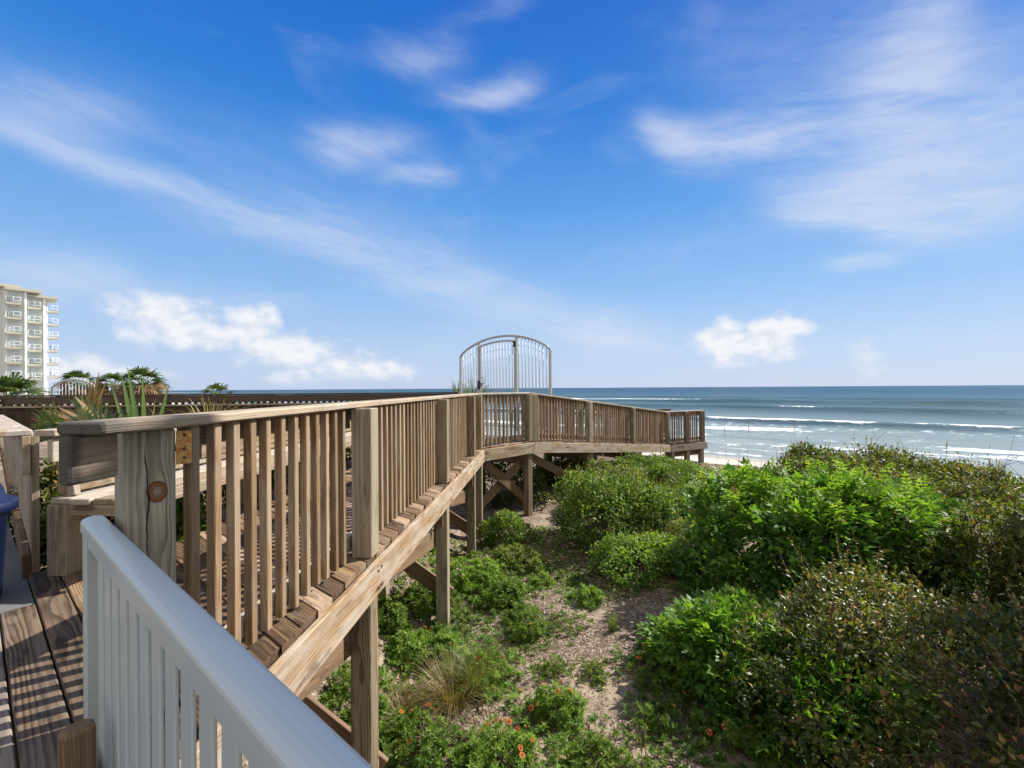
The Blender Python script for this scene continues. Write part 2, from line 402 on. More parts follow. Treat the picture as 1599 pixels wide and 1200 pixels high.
# ------------------------------------------------------------------ sea: local x runs along the shore, local y out to sea
CREST = [(51, .16, 1.5, 3), (57.5, .22, 1.7, 5), (69, .16, 2.0, 7), (85, .75, 2.1, 4), (104, .25, 4, 8), (126, 1.05, 4.0, 6), (150, .3, 6, 9), (181, 1.15, 5.5, 9), (212, .6, 7, 11), (255, .8, 8, 14)]
def crest_p(p0, amp, t, k):
    return p0+amp*(vnoise(t, t*0+k*3.1, 38, k+5)-.5)*2+1.1*(vnoise(t, t*0+k, 9, k+11)-.5)*2+.4*(vnoise(t, t*0+k, 3, k+12)-.5)*2
def sea_z(T, P_):
    z = .035*(vnoise(T, P_, 3.0, 21)-.5)+.10*(vnoise(T, P_, 9.0, 22)-.5)+.03*(vnoise(T, P_, 1.2, 23)-.5)
    z = z*smooth(40, 60, P_)
    for k, (p0, h, w, amp) in enumerate(CREST):
        c = crest_p(p0, amp, T, k); d = P_-c
        hh = 1.25*h*(.6+.6*vnoise(T, T*0, 30, k+31))
        z = z+hh*np.where(d < 0, np.exp(-(d/w)**2), np.exp(-(d/(2.4*w))**2))
    z = z*smooth(300, 240, P_)
    return z
def sea_mat():
    m, t = new_mat('sea_water')
    P = t.node('ShaderNodeTexCoord').outputs['Object']; x, y, z = t.sep(P)
    n1 = t.noise(t.comb(t.m('MULTIPLY', x, .012), t.m('MULTIPLY', y, .03), 0), 1.0, 3, .5)
    c = t.ramp(t.m('DIVIDE', t.m('ADD', y, t.m('MULTIPLY', t.m('SUBTRACT', n1, .5), 40)), 600), [(0, (.26, .27, .255)), (.085, (.22, .25, .245)), (.13, (.15, .20, .21)), (.2, (.085, .13, .155)), (.34, (.055, .102, .14)), (.7, (.034, .082, .125)), (1, (.025, .068, .115))])
    # shoreward swell faces painted darker and greener in place of weaker reflection there
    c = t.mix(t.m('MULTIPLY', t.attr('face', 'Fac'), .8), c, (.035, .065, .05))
    foam = None
    nf = t.noise(t.comb(t.m('MULTIPLY', x, .55), t.m('MULTIPLY', y, .9), 0), 1.0, 6, .7)
    nl = t.noise(t.comb(t.m('MULTIPLY', x, .03), t.m('MULTIPLY', y, .02), 0), 1.0, 2, .5)
    at = t.attr('foam', 'Fac')
    f = t.m('MULTIPLY', at, 1.0)
    f = t.ss(t.m('ADD', t.m('MULTIPLY', f, .85), t.m('MULTIPLY', t.m('SUBTRACT', nf, .5), 1.9)), .34, .62)
    c = t.mix(f, c, (.82, .85, .86))
    w1 = t.noise(t.comb(t.m('MULTIPLY', x, .35), t.m('MULTIPLY', y, .8), 0), 1.0, 5, .6)
    w2 = t.noise(t.comb(t.m('MULTIPLY', x, .035), t.m('MULTIPLY', y, .1), 0), 1.0, 4, .6)
    h = t.m('ADD', t.m('MULTIPLY', w1, .35), t.m('MULTIPLY', w2, 1.6))
    nb = t.bump(h, .9, 1.0)
    df_ = t.node('ShaderNodeBsdfDiffuse'); t.put(df_.inputs[0], c); t.put(df_.inputs['Normal'], nb)
    gl = t.node('ShaderNodeBsdfGlossy'); t.put(gl.inputs[0], (.8, .9, 1)); gl.inputs['Roughness'].default_value = .12; t.put(gl.inputs['Normal'], t.bump(h, .3, 1.0))
    mx = t.node('ShaderNodeMixShader'); t.put(mx.inputs[0], t.m('MULTIPLY', t.m('SUBTRACT', 1.0, f), .14))
    t.nt.links.new(df_.outputs[0], mx.inputs[1]); t.nt.links.new(gl.outputs[0], mx.inputs[2]); t.out(mx.outputs[0])
    return m
sx = np.concatenate([[-30000, -8000, -3000, -1200, -600, -400, -300], np.arange(-240, 330, 2.2), [360, 420, 600, 1200, 3000, 8000, 30000]])
sy = np.concatenate([np.arange(36, 140, .5), np.arange(140, 300, 1.0), [310, 330, 370, 450, 600, 900, 1600, 4000, 10000, 30000]])
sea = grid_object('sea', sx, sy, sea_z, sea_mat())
X, Y = np.meshgrid(sx, sy)
fo = np.zeros_like(X)
def band(k, lo, hi, s, t0=-1e9, t1=1e9):
    c = crest_p(CREST[k][0], CREST[k][3], X, k); d = Y-c
    return s*smooth(lo-1.0, lo+.5, d)*smooth(hi+2.5, hi-1.0, d)*smooth(t0-25, t0+25, X)*smooth(t1+25, t1-25, X)
fo = np.maximum(fo, band(3, -.6, 8.0, .92)*(.45+.45*vnoise(X, Y*0, 24, 41)+.3*vnoise(X, Y, 2.2, 49)))
fo = fo*(.55+.6*smooth(.25, .6, vnoise(X, Y*.6, 4.5, 53)))
fo = np.maximum(fo, band(3, -9.5, -3.2, .33))
fo = np.maximum(fo, band(7, -1.5, 4.5, .95, -400, -55))
fo = np.maximum(fo, band(5, 1, 9, .8, -400, -75)*vnoise(X, Y, 20, 43))
fo = np.maximum(fo, band(2, -1.5, 3.5, .75)*smooth(.45, .75, vnoise(X, Y*0, 16, 50)))
fo = np.maximum(fo, band(5, -1.2, 1.2, .7)*smooth(.62, .85, vnoise(X, Y*0, 26, 52)))
fo = np.maximum(fo, band(1, -1, 2.0, .85)*smooth(.35, .7, vnoise(X, Y*0, 11, 44)))
fo = np.maximum(fo, band(0, -1, 1.5, .7)*smooth(.4, .7, vnoise(X, Y*0, 9, 45)))
fo = np.maximum(fo, .6*smooth(1.6, .2, np.abs(Y-(43.6+1.2*(vnoise(X, X*0, 8, 46)-.5))))*smooth(.25, .6, vnoise(X, Y*0, 6, 47)))
fo = np.maximum(fo, .30*smooth(.45, .8, vnoise(X, Y, 7, 48))*smooth(130, 60, Y)*smooth(44, 48, Y))
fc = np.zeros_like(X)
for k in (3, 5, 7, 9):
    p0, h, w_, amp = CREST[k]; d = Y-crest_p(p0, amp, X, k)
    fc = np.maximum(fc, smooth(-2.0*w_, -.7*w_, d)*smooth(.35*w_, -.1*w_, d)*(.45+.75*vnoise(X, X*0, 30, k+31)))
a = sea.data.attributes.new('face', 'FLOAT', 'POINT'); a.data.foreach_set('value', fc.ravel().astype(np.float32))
a = sea.data.attributes.new('foam', 'FLOAT', 'POINT'); a.data.foreach_set('value', fo.ravel().astype(np.float32))
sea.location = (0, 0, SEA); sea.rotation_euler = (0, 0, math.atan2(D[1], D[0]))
sea['kind'] = 'structure'

# ------------------------------------------------------------------ boardwalk
A1 = unit((.0698, .9976, 0)); R1 = V(.9976, -.0698, 0)                # first run: ahead, and its right side
O1 = V(-1.12, 0, 0)
def s1(y, w, z):                                                      # point on first run: distance ahead, offset from rim face, height
    x = -1.12+.07*y; return V(x, y, z)+R1*w
K1 = V(-.524, 8.52, DECK); Mv = unit((.692, .722, 0)); R2 = V(Mv[1], -Mv[0], 0)
K2 = K1+Mv*1.453
S3 = 6.72; DROP = .104
K3 = K2+Mv*S3+V(0, 0, -DROP*S3)
K4 = V(6.62, 15.2, K3[2]); Lv = unit(K4-K3); R3 = V(Lv[1], -Lv[0], 0)

def clip(poly, n, d):                                                 # keep n.x <= d
    out = []
    for i in range(len(poly)):
        a, b = poly[i], poly[(i+1) % len(poly)]; da, db = np.dot(n, a)-d, np.dot(n, b)-d
        if da <= 0: out.append(a)
        if (da < 0 < db) or (db < 0 < da): out.append(a+(b-a)*(da/(da-db)))
    return out
def decking(mb, poly, direction, pitch, gap, zf, th=.038, off=0, ragged=.008):
    direction = unit(direction); nn = V(-direction[1], direction[0], 0)
    poly = [np.asarray(p, float)*V(1, 1, 0) for p in poly]
    pr = [np.dot(nn, p) for p in poly]; k = math.floor((min(pr)-off)/pitch)
    while off+k*pitch < max(pr):
        lo, hi = off+k*pitch, off+(k+1)*pitch-gap
        q = clip(clip(poly, nn, hi), -nn, -lo); k += 1
        if len(q) < 3: continue
        area = .5*abs(sum(q[i][0]*q[(i+1) % len(q)][1]-q[(i+1) % len(q)][0]*q[i][1] for i in range(len(q))))
        if area < .002: continue
        cen = sum(q)/len(q); sh = random.uniform(-ragged, ragged); dz = random.uniform(-.0025, .0025)
        q = [p+direction*(sh if np.dot(direction, p-cen) > 0 else random.uniform(-ragged, ragged)) for p in q]
        lo_, po = random.uniform(0, 50), (random.uniform(-.08, .08), random.uniform(.03, .14))
        top = [p+V(0, 0, zf(p)+dz) for p in q]; bot = [p+V(0, 0, zf(p)+dz-th) for p in q]
        ins = [cen+(p-cen)*1.0 for p in q]
        # eased top edge: shrink towards the plank's middle line
        mid = (lo+hi)/2
        top2 = []
        for p in top:
            s = np.dot(nn, p)-mid; top2.append(p-nn*(.004*np.sign(s)))
        e = [p-V(0, 0, .004) for p in top]
        n = len(q); vs = top2+e+bot
        gs = [(np.dot(direction, p)+lo_, np.dot(nn, p)-mid+po[0], p[2]*0+po[1]+(0 if i < n else -.004 if i < 2*n else -th)) for i, p in enumerate(vs)]
        fs = [list(range(n)), list(range(3*n-1, 2*n-1, -1))]
        for a in (0, n):
            for i in range(n):
                j = (i+1) % n; fs.append([a+n+i, a+n+j, a+j, a+i])
        if np.cross(q[1]-q[0], q[2]-q[1])[2] < 0: fs = [f[::-1] for f in fs]
        mb.add(vs, fs, gs, random.random())

flat = lambda p: DECK
LEFTW = -1.97
# near platform
plat = thing('viewing_platform', 'weathered dark plank platform beside the white metal fence', 'deck', (-2.0, 1.6, DECK-.04))
mb = MB()
def pt(t, p): return D*t+N*p
decking(mb, [pt(-4.2, -2.9), pt(2.0, -2.9), pt(2.0, .22), pt(-3.23, .22), pt(-3.1, -2.9+.0)][0:4] and [pt(-3.49, .2195), pt(-3.43, -.6), pt(-3.3, -2.9), pt(1.2, -2.9), pt(1.2, .2195)], D, .13, .007, flat, off=.09-.13*30)
decking(mb, [pt(-4.1, .2205), pt(-2.09, .2205), pt(-2.09, .35), pt(-4.1, .35)], D, .13, .007, flat, off=.09-.13*30)
mb.build('decking', M['deck_near'], plat)
mb = MB()
mb.beam(pt(-2.08, .20)+V(0, 0, DECK-.145), pt(1.2, .20)+V(0, 0, DECK-.145), .036, .2); mb.build('rim_board', M['rim'], plat)
mb = MB(); mb.beam(pt(-1.74, .185)+V(0, 0, DECK), pt(-1.74, .185)+V(0, 0, -.935), .06, .075, up=N, cham=.012); mb.build('stub_post', M['brace'], plat)

walk = thing('boardwalk', 'raised wooden boardwalk on tall posts, turning right towards the sea', 'boardwalk', (-.9, 5.5, -2.86))
mb = MB()
poly1 = [s1(1.93, -.042, 0), s1(8.62, -.042, 0), s1(8.62, LEFTW, 0)+0*A1, s1(2.75, LEFTW, 0)]
poly1 = clip(clip([s1(1.0, -.042, 0), s1(8.60, -.042, 0), s1(10.4, LEFTW, 0), s1(1.0, LEFTW, 0)], -N, -.3505), V(0, 1, 0), 30)
decking(mb, poly1, D, .13, .006, flat, off=.09-.13*30, ragged=.012)
mb.build('decking', M['deck'], walk)
mb = MB()
poly2 = [K1-R2*.042+Mv*.03, K2-R2*.042, K2-R2*1.75, K1-R2*1.75-Mv*.1]
poly2 = clip(poly2, -R1, -np.dot(R1, s1(8.5, -.046, 0)))
decking(mb, poly2, R2, .13, .006, lambda p: DECK+.003, off=.02)
mb.build('decking', M['deck'], walk)
# joists and rims under first run
def rim(p, q, parent, mat=M['rim'], w0=0):
    mb = MB(); mb.beam(p, q, .038, .225, cham=.005); return mb.build('rim_board', mat, parent)
zr = DECK-.03-.1125
rim(s1(1.35, -.019, zr), s1(8.50, -.019, zr), walk)
rim(K1+V(0, 0, zr-DECK)-R2*.019+Mv*.01, K2+V(0, 0, zr-DECK)-R2*.019, walk)
for w in (-.8, -1.86):
    mb = MB(); mb.beam(s1(1.9 if w > -1 else 2.9, w, DECK-.04-.10), s1(8.6, w, DECK-.04-.10), .038, .19); mb.build('joist', M['brace'], walk)
bolt_pts = []
def bolts(parent, pts, nrm, r=.009):
    for p in pts:
        mb = MB(); nrm = unit(nrm); x = unit(np.cross(nrm, (0, 0, 1))); 
        mb.tube([p-nrm*.004, p+nrm*.006], r, 6); mb.build('bolt', M['bolt'], parent)
def piling(c, ztop, parent, rz, size=.14, zb=None):
    b = float(gz(c[0], c[1]))-.35 if zb is None else zb
    mb = MB(); u = V(math.cos(rz), math.sin(rz), 0)
    mb.beam(V(c[0], c[1], b), V(c[0], c[1], ztop), size, size, up=u, cham=.006); return mb.build('piling', M['post'], parent)
rz1 = math.atan2(A1[1], A1[0])
for y in (3.05, 5.42, 7.55, 8.42):
    c = s1(y, -.11, 0); piling(c, DECK-.042, walk, rz1)
    bolts(walk, [s1(y-.03, .001, zr-.06), s1(y+.03, .001, zr+.06), s1(y-.03, .001, zr+.05), s1(y+.03, .001, zr-.06)], R1)
for y in (3.1, 5.3, 7.5):
    piling(s1(y, -.82, 0), DECK-.235, walk, rz1); piling(s1(y, -1.80, 0), DECK-.235, walk, rz1)
    # doubled beam across the posts and a diagonal across the walk
    mb = MB(); mb.beam(s1(y-.09, -.06, DECK-.36), s1(y-.09, -1.9, DECK-.36), .038, .235); mb.build('cross_beam', M['brace'], walk)
for (y, zl, zrr) in ((5.5, -1.42, -2.58), (7.62, -1.45, -2.5), (3.12, -1.5, -2.75)):
    mb = MB(); mb.beam(s1(y+.11, -1.75, zl), s1(y+.11, -.07, zrr), .038, .19); mb.build('diagonal_brace', M['brace'], walk)
for (ya, za, yb, zb) in ((3.02, -1.69, 1.75, -1.44), (5.40, -1.80, 3.6, -1.48), (7.55, -1.82, 6.0, -1.5)):
    mb = MB(); mb.beam(s1(yb, -.20, zb), s1(ya, -.20, za), .038, .20); o = mb.build('diagonal_brace', M['brace'], walk)
    bolts(walk, [s1(ya-.10, -.178, za+.02)], R1, .012)
# second run supports
rz2 = math.atan2(Mv[1], Mv[0])
for w in (-.11, -1.6):
    piling(K2-Mv*.1+R2*w, DECK-.042 if w > -1 else DECK-.1, walk, rz2)
piling(K1+R2*-1.6+Mv*.1, DECK-.1, walk, rz2)
mb = MB(); mb.beam(K1+R2*-.13+Mv*.12+V(0, 0, -.33), K2+R2*-.20-Mv*.15+V(0, 0, -1.2), .038, .19); mb.build('diagonal_brace', M['brace'], walk)
mb = MB(); mb.beam(K1+R2*-.32+Mv*.05+V(0, 0, -1.25), K2+R2*-.26-Mv*.1+V(0, 0, -.42), .038, .19); mb.build('diagonal_brace', M['brace'], walk)
mb = MB(); mb.beam(K2-Mv*.2+R2*-.1+V(0, 0, -.38), K2-Mv*.2+R2*-1.7+V(0, 0, -.38), .038, .235); mb.build('cross_beam', M['brace'], walk)
bolts(walk, [K2-Mv*.06+V(0, 0, zr-DECK+.05), K2-Mv*.06+V(0, 0, zr-DECK-.05), K2-Mv*.14+V(0, 0, zr-DECK+.05), K1+Mv*.06+V(0, 0, zr-DECK-.05), K1+Mv*.06+V(0, 0, zr-DECK+.05)], R2)

# ramp down and landing
ramp = thing('ramp', 'sloping wooden ramp running down towards the beach beyond the bend', 'ramp', tuple(K2+Mv*3-R2*.8+V(0, 0, -1.5)))
mb = MB()
zramp = lambda p: DECK-DROP*np.dot(Mv, (p-K2)*V(1, 1, 0))
decking(mb, [K2-R2*.042+Mv*.004, K2+Mv*(S3+.02)-R2*.042, K2+Mv*(S3+.02)-R2*1.55, K2-R2*1.75+Mv*.004], R2, .13, .006, zramp, off=.02)
mb.build('decking', M['deck'], ramp)
rim(K2+V(0, 0, zr-DECK)-R2*.019+Mv*.003, K3+V(0, 0, zr-DECK)-R2*.019, ramp)
mb = MB(); mb.beam(K2+V(0, 0, zr-DECK)-R2*1.54, K3+V(0, 0, zr-DECK)-R2*1.54, .038, .2); mb.build('joist', M['brace'], ramp)
for k in (2.2, 4.4):
    for w in (-.11, -1.42):
        piling(K2+Mv*k+R2*w, DECK-DROP*k-.045, ramp, rz2)
    mb = MB(); mb.beam(K2+Mv*(k-.09)+R2*-.06+V(0, 0, -DROP*k-.36), K2+Mv*(k-.09)+R2*-1.5+V(0, 0, -DROP*k-.36), .038, .2); mb.build('cross_beam', M['brace'], ramp)
mb = MB(); mb.beam(K2+Mv*.1+R2*-.3+V(0, 0, -.35), K2+Mv*1.9+R2*-.34+V(0, 0, -1.15), .038, .19); mb.build('diagonal_brace', M['brace'], ramp)

land = thing('landing', 'small square wooden landing at the sea end of the ramp', 'deck', tuple((K3+K4)/2-R3*.8+V(0, 0, -.6)))
mb = MB(); BK = 1.75
decking(mb, [K3-R3*.042+Lv*.02, K4-R3*.042-Lv*.04, K4-R3*BK-Lv*.04, K3-R3*BK+Lv*.02], R3, .13, .006, lambda p: K3[2]+.004, off=.03)
mb.build('decking', M['deck'], land)
rim(K3+V(0, 0, zr-DECK)-R3*.019+Lv*.004, K4+V(0, 0, zr-DECK)-R3*.019, land)
rim(K4+V(0, 0, zr-DECK)-R3*.045-Lv*.019, K4+V(0, 0, zr-DECK)-R3*BK-Lv*.019, land)
for (u, w) in ((.12, -.12), (1.5, -.12), (.12, -1.6), (1.5, -1.6), (.82, -.12)):
    piling(K3+Lv*u+R3*w, K3[2]-.045, land, math.atan2(Lv[1], Lv[0]))
mb = MB(); mb.beam(K3+R3*-.21+V(0, 0, -.36), K4+R3*-.21+V(0, 0, -.36), .038, .2); mb.build('cross_beam', M['brace'], land)
# ------------------------------------------------------------------ railings
def railing(name, label, pa, pb, right, posts, skip0=0, skip1=0, sp=.112, wcap=(-.28, -.13), height=1.005, ext=(0, 0), railext=(0, 0), mats=None, bal_range=None, stub=False):
    """run of railing above the deck line pa-pb; right points outwards"""
    pa = np.asarray(pa, float); pb = np.asarray(pb, float); d = pb-pa; L = np.linalg.norm(d); dh = d/L
    mm = dict(cap=M['cap'], baluster=M['baluster'], post=M['post'], rail=M['bench']); mm.update(mats or {})
    t = thing(name, label, 'railing', tuple((pa+pb)/2+right*-.17))
    up = V(0, 0, 1)
    def q(s, w, z): return pa+dh*s+right*w+up*z
    cw = (wcap[0]+wcap[1])/2
    mb = MB(); mb.beam(q(-ext[0], cw, height+.019), q(L+ext[1], cw, height+.019), wcap[1]-wcap[0], .038, cham=.007, loff=0); mb.build('cap_rail', mm['cap'], t)
    tw_ = -.214 if not stub else -.238
    mb = MB(); mb.beam(q(-railext[0] if not stub else .16, tw_, height-.0725), q(L+railext[1], tw_, height-.0725), .038, .139, cham=.005); mb.build('top_rail', mm['rail'], t)
    if stub:
        mb = MB(); mb.beam(q(-railext[0], tw_, height-.0725), q(-.10, tw_, height-.0725), .038, .139, cham=.007, loff=0); mb.build('top_rail', mm['toprail'], t)
    mb = MB(); mb.beam(q(max(0, -ext[0]), -.214, .095), q(L+ext[1], -.214, .095), .038, .089); mb.build('bottom_rail', mm['rail'], t)
    for s in posts:
        h = height-.002
        mb = MB(); mb.beam(q(s, -.101, .001), q(s, -.101, h), .137, .137, up=dh*V(1, 1, 0), cham=.006); mb.build('post', mm['post'], t)
    s = skip0
    while s < L-skip1:
        if all(abs(s-p) > .068+.03 for p in posts):
            j = random.uniform(-.006, .006); tw = random.uniform(-.04, .04)
            mb = MB(); upv = unit(dh*V(1, 1, 0)+right*tw)
            mb.beam(q(s+j, -.171+random.uniform(-.001, .002), .012+random.uniform(0, .02)), q(s+j+random.uniform(-.006, .006), -.171, height-.0015), .038, .038, up=upv, cham=.003)
            mb.build('baluster', mm['baluster'], t)
        s += sp
    return t

r1 = railing('wooden_railing', 'long straight near railing with a rounded dark cap end and square wooden posts', s1(1.50, 0, DECK), s1(8.50, 0, DECK), R1,
             [3.04-1.5+.02, 5.42-1.5, 7.55-1.5, 8.40-1.5], skip0=.125, ext=(.235, .09), railext=(.25, .08), mats=dict(cap=M['cap_end'], toprail=M['rail_end']), stub=True)
# the rotated corner post with the knot
C1 = V(-1.268, 1.548, 0); f1 = unit((.783, -.622, 0))
mb = MB(); mb.beam(C1+V(0, 0, -1.10), C1+V(0, 0, -.1305), .14, .1401, up=f1, cham=.008, pith=(0, 0), rnd=.5, loff=0)
# own grain coordinates so the knot sits on the face towards the white fence
g2 = []
e2 = V(-f1[1], f1[0], 0)
for v in mb.v:
    v = np.array(v); g2.append((-.1305-v[2]+.0, np.dot(v-C1, e2)-.0, .045+.07-np.dot(v-C1, f1)))
mb.g = g2
mb.build('post', M['post_knot'], r1, 'pale grey green post with a round brown knot and a long crack')
F2 = C1+f1*.07+e2*.07
pl = MB(); pc = F2+e2*.022+f1*.004
pl.beam(pc+V(0, 0, -.142), pc+V(0, 0, -.258), .046, .005, up=f1, cham=.001); po = pl.build('hinge_plate', M['rust'], r1)
for z in (-.156, -.205, -.236):
    mb = MB(); mb.tube([pc+V(0, 0, z)+f1*.001, pc+V(0, 0, z)+f1*.006], .0055, 8); mb.build('screw', M['bolt'], po)

railing('wooden_railing', 'short level railing at the bend beneath the arched white gate', K1, K2, R2, [1.453-.07], skip0=.12, ext=(.09, .03), railext=(.06, 0))
railing('wooden_railing', 'railing sloping down along the seaward side of the ramp', K2, K3, R2, [.075, 2.2, 4.4, 6.66], skip0=.2, skip1=.1, ext=(.03, .03))
railing('wooden_railing', 'short railing across the end of the landing facing the bushes', K3, K4, R3, [.78, 1.53], skip0=.1, ext=(.05, .02), sp=.105)
railing('wooden_railing', 'far railing of the ramp glimpsed between the nearer balusters', K3-R2*1.6+V(0, 0, 0), K2-R2*1.6+Mv*1.2+V(0, 0, -DROP*1.2), -R2, [.1, 2.3, 4.5, 5.4], skip0=.2)
railing('wooden_railing', 'dark back railing of the landing closest to the breaking waves', K4-R3*BK+0*Lv-Lv*.1, K3-R3*BK-Lv*.2, -R3, [.1, 1.5], skip0=.2, mats=dict(cap=M['dark_rail']))

# ------------------------------------------------------------------ bench along the left side of the first run
bench = thing('bench', 'long weathered wooden bench with a plank back along the left of the boardwalk', 'bench', tuple(s1(5.3, -1.4, DECK)))
y0, y1 = 2.62, 8.0
mb = MB()
for k in range(5):
    w = -1.85+.141*k; mb.beam(s1(y0+random.uniform(-.012, .012), w, DECK+.455), s1(y1, w, DECK+.455), .135, .038, cham=.006)
mb.build('seat', M['bench'], bench)
mb = MB(); mb.beam(s1(y0+.03, -1.92, DECK+.40), s1(y0+.03, -1.22, DECK+.40), .038, .07); mb.build('seat_bearer', M['cap'], bench)
mb = MB(); mb.beam(s1(y0-.02, -1.885, -.365), s1(y1, -1.885, -.365), .038, .14); mb.build('back_board', M['bench'], bench)
mb = MB(); mb.beam(s1(y0+.03, -1.875, -.57), s1(y1, -1.875, -.57), .038, .14); mb.build('back_board', M['bench'], bench)
mb = MB(); mb.beam(s1(y0-.04, -1.90, -.255), s1(y1, -1.90, -.255), .14, .038); mb.build('back_cap', M['cap'], bench)
for y in (2.68, 4.4, 6.1, 7.85):
    mb = MB(); mb.beam(s1(y, -1.86, DECK), s1(y, -1.86, DECK+.435), .13, .14, up=A1); mb.build('leg', M['post'], bench)
    mb = MB(); mb.beam(s1(y+.01, -1.845, DECK+.475), s1(y+.01, -1.92, -.275), .04, .09, up=R1); mb.build('back_support', M['bench'], bench)
    if y > 3:
        mb = MB(); mb.beam(s1(y, -1.27, DECK), s1(y, -1.27, DECK+.435), .09, .09, up=A1); mb.build('leg', M['post'], bench)

# ------------------------------------------------------------------ railing of the path leading off to the left
lr_d = unit((-.757, .653, -.026)); lr_r = V(.653, .757, 0)
NB = V(-3.07, 2.74, DECK-.05)
lr = thing('picket_railing', 'weathered grey picket railing running away behind the blue bin', 'railing', tuple(NB))
def ql(s, w, z): return NB+lr_d*s+lr_r*w+V(0, 0, z)
LL = 19
mb = MB(); mb.beam(ql(-.03, .02, .925), ql(LL, .02, .925), .15, .038, cham=.008); mb.build('cap_rail', M['cap'], lr)
mb = MB(); mb.beam(ql(-.05, .065, .786), ql(LL, .065, .786), .038, .237); mb.build('top_rail', M['bench'], lr)
mb = MB(); mb.beam(ql(-.02, .065, .10), ql(LL, .065, .10), .038, .14); mb.build('base_board', M['brace'], lr)
s = .0
for k in range(98):
    mb = MB(); mb.beam(ql(s, .104, .04), ql(s, .104, .905), .05, .036, up=lr_r, cham=.003); mb.build('picket', M['bench'], lr); s += .112

# concrete path
def sheet(name, pts, mat, kind='structure', th=.12):
    mb = MB(); n = len(pts); pts = [np.asarray(p, float) for p in pts]
    vs = pts+[p-V(0, 0, th) for p in pts]
    fs = [list(range(n)), list(range(2*n-1, n-1, -1))]+[[n+i, n+(i+1) % n, (i+1) % n, i] for i in range(n)]
    mb.add(vs, fs); o = mb.build(name, mat); o['kind'] = kind; return o
c0 = pt(-3.285, .35)+V(0, 0, DECK-.012)
sheet('path', [pt(-3.40, -2.9)+V(0, 0, DECK-.012), pt(-3.40, .215)+V(0, 0, DECK-.012), pt(-24, .215)+V(0, 0, DECK-.56), pt(-24, -2.9)+V(0, 0, DECK-.56)], M['concrete'])

# ------------------------------------------------------------------ blue bin
bc = V(-3.01, 2.34, DECK-.006)
bn = thing('trash_bin', 'dark blue plastic bin with a domed lid at the left edge on the concrete', 'trash bin', tuple(bc))
mb = MB(); mb.lathe(bc, [(.0, 0), (.215, 0), (.225, .01), (.25, .45), (.262, .46), (.262, .49), (.25, .49), (.0, .49)], 40); mb.build('barrel', M['blue'], bn)
mb = MB(); mb.lathe(bc, [(.285, .485), (.292, .49), (.292, .53), (.28, .542), (.245, .55), (.235, .60), (.205, .655), (.15, .695), (.07, .715), (0, .72)], 40); ld = mb.build('lid', M['blue'], bn)

# ------------------------------------------------------------------ white metal fence in front
wf = thing('metal_fence', 'white metal picket fence with a smooth flat cap in the near corner', 'fence', tuple(pt(-1.0, .262)+V(0, 0, DECK)))
ZT = -.43
mb = MB(); prof = [(.231, -.040), (.231, -.014), (.2325, -.008), (.2365, -.003), (.243, .0015), (.253, .0045), (.264, .0055), (.275, .0045), (.285, .0015), (.2915, -.003), (.2955, -.008), (.297, -.014), (.297, -.040)]
vs = []; n = len(prof)
tl = [-2.075, -2.07, 1.2]
for i, t_ in enumerate(tl):
    for (p_, z_) in prof:
        k = .97 if i == 0 else 1
        vs.append(pt(t_, .2635+(p_-.2635)*k)+V(0, 0, ZT+z_-(0.002 if i == 0 else 0)))
fs = [[i*n+k, i*n+(k+1) % n, i*n+n+(k+1) % n, i*n+n+k] for i in range(2) for k in range(n)]+[list(range(n-1, -1, -1)), [2*n+k for k in range(n)]]
mb.add(vs, fs); o = mb.build('cap_rail', M['white_metal'], wf)
mb = MB(); mb.beam(pt(-2.05, .2635)+V(0, 0, ZT-.062), pt(1.2, .2635)+V(0, 0, ZT-.062), .046, .044, cham=.004); mb.build('top_rail', M['white_metal'], wf)
mb = MB(); mb.beam(pt(-2.05, .2635)+V(0, 0, DECK-.17), pt(1.2, .2635)+V(0, 0, DECK-.17), .03, .04); mb.build('bottom_rail', M['white_metal'], wf)
mb = MB(); mb.beam(pt(-2.02, .2635)+V(0, 0, DECK-.3), pt(-2.02, .2635)+V(0, 0, ZT-.03), .06, .06, up=D); mb.build('post', M['white_metal'], wf)
t_ = -1.925
while t_ < 1.1:
    mb = MB(); mb.beam(pt(t_, .2635)+V(0, 0, DECK-.2), pt(t_, .2635)+V(0, 0, ZT-.05), .009, .068, up=D, cham=.003); mb.build('picket', M['white_metal'], wf); t_ += .112

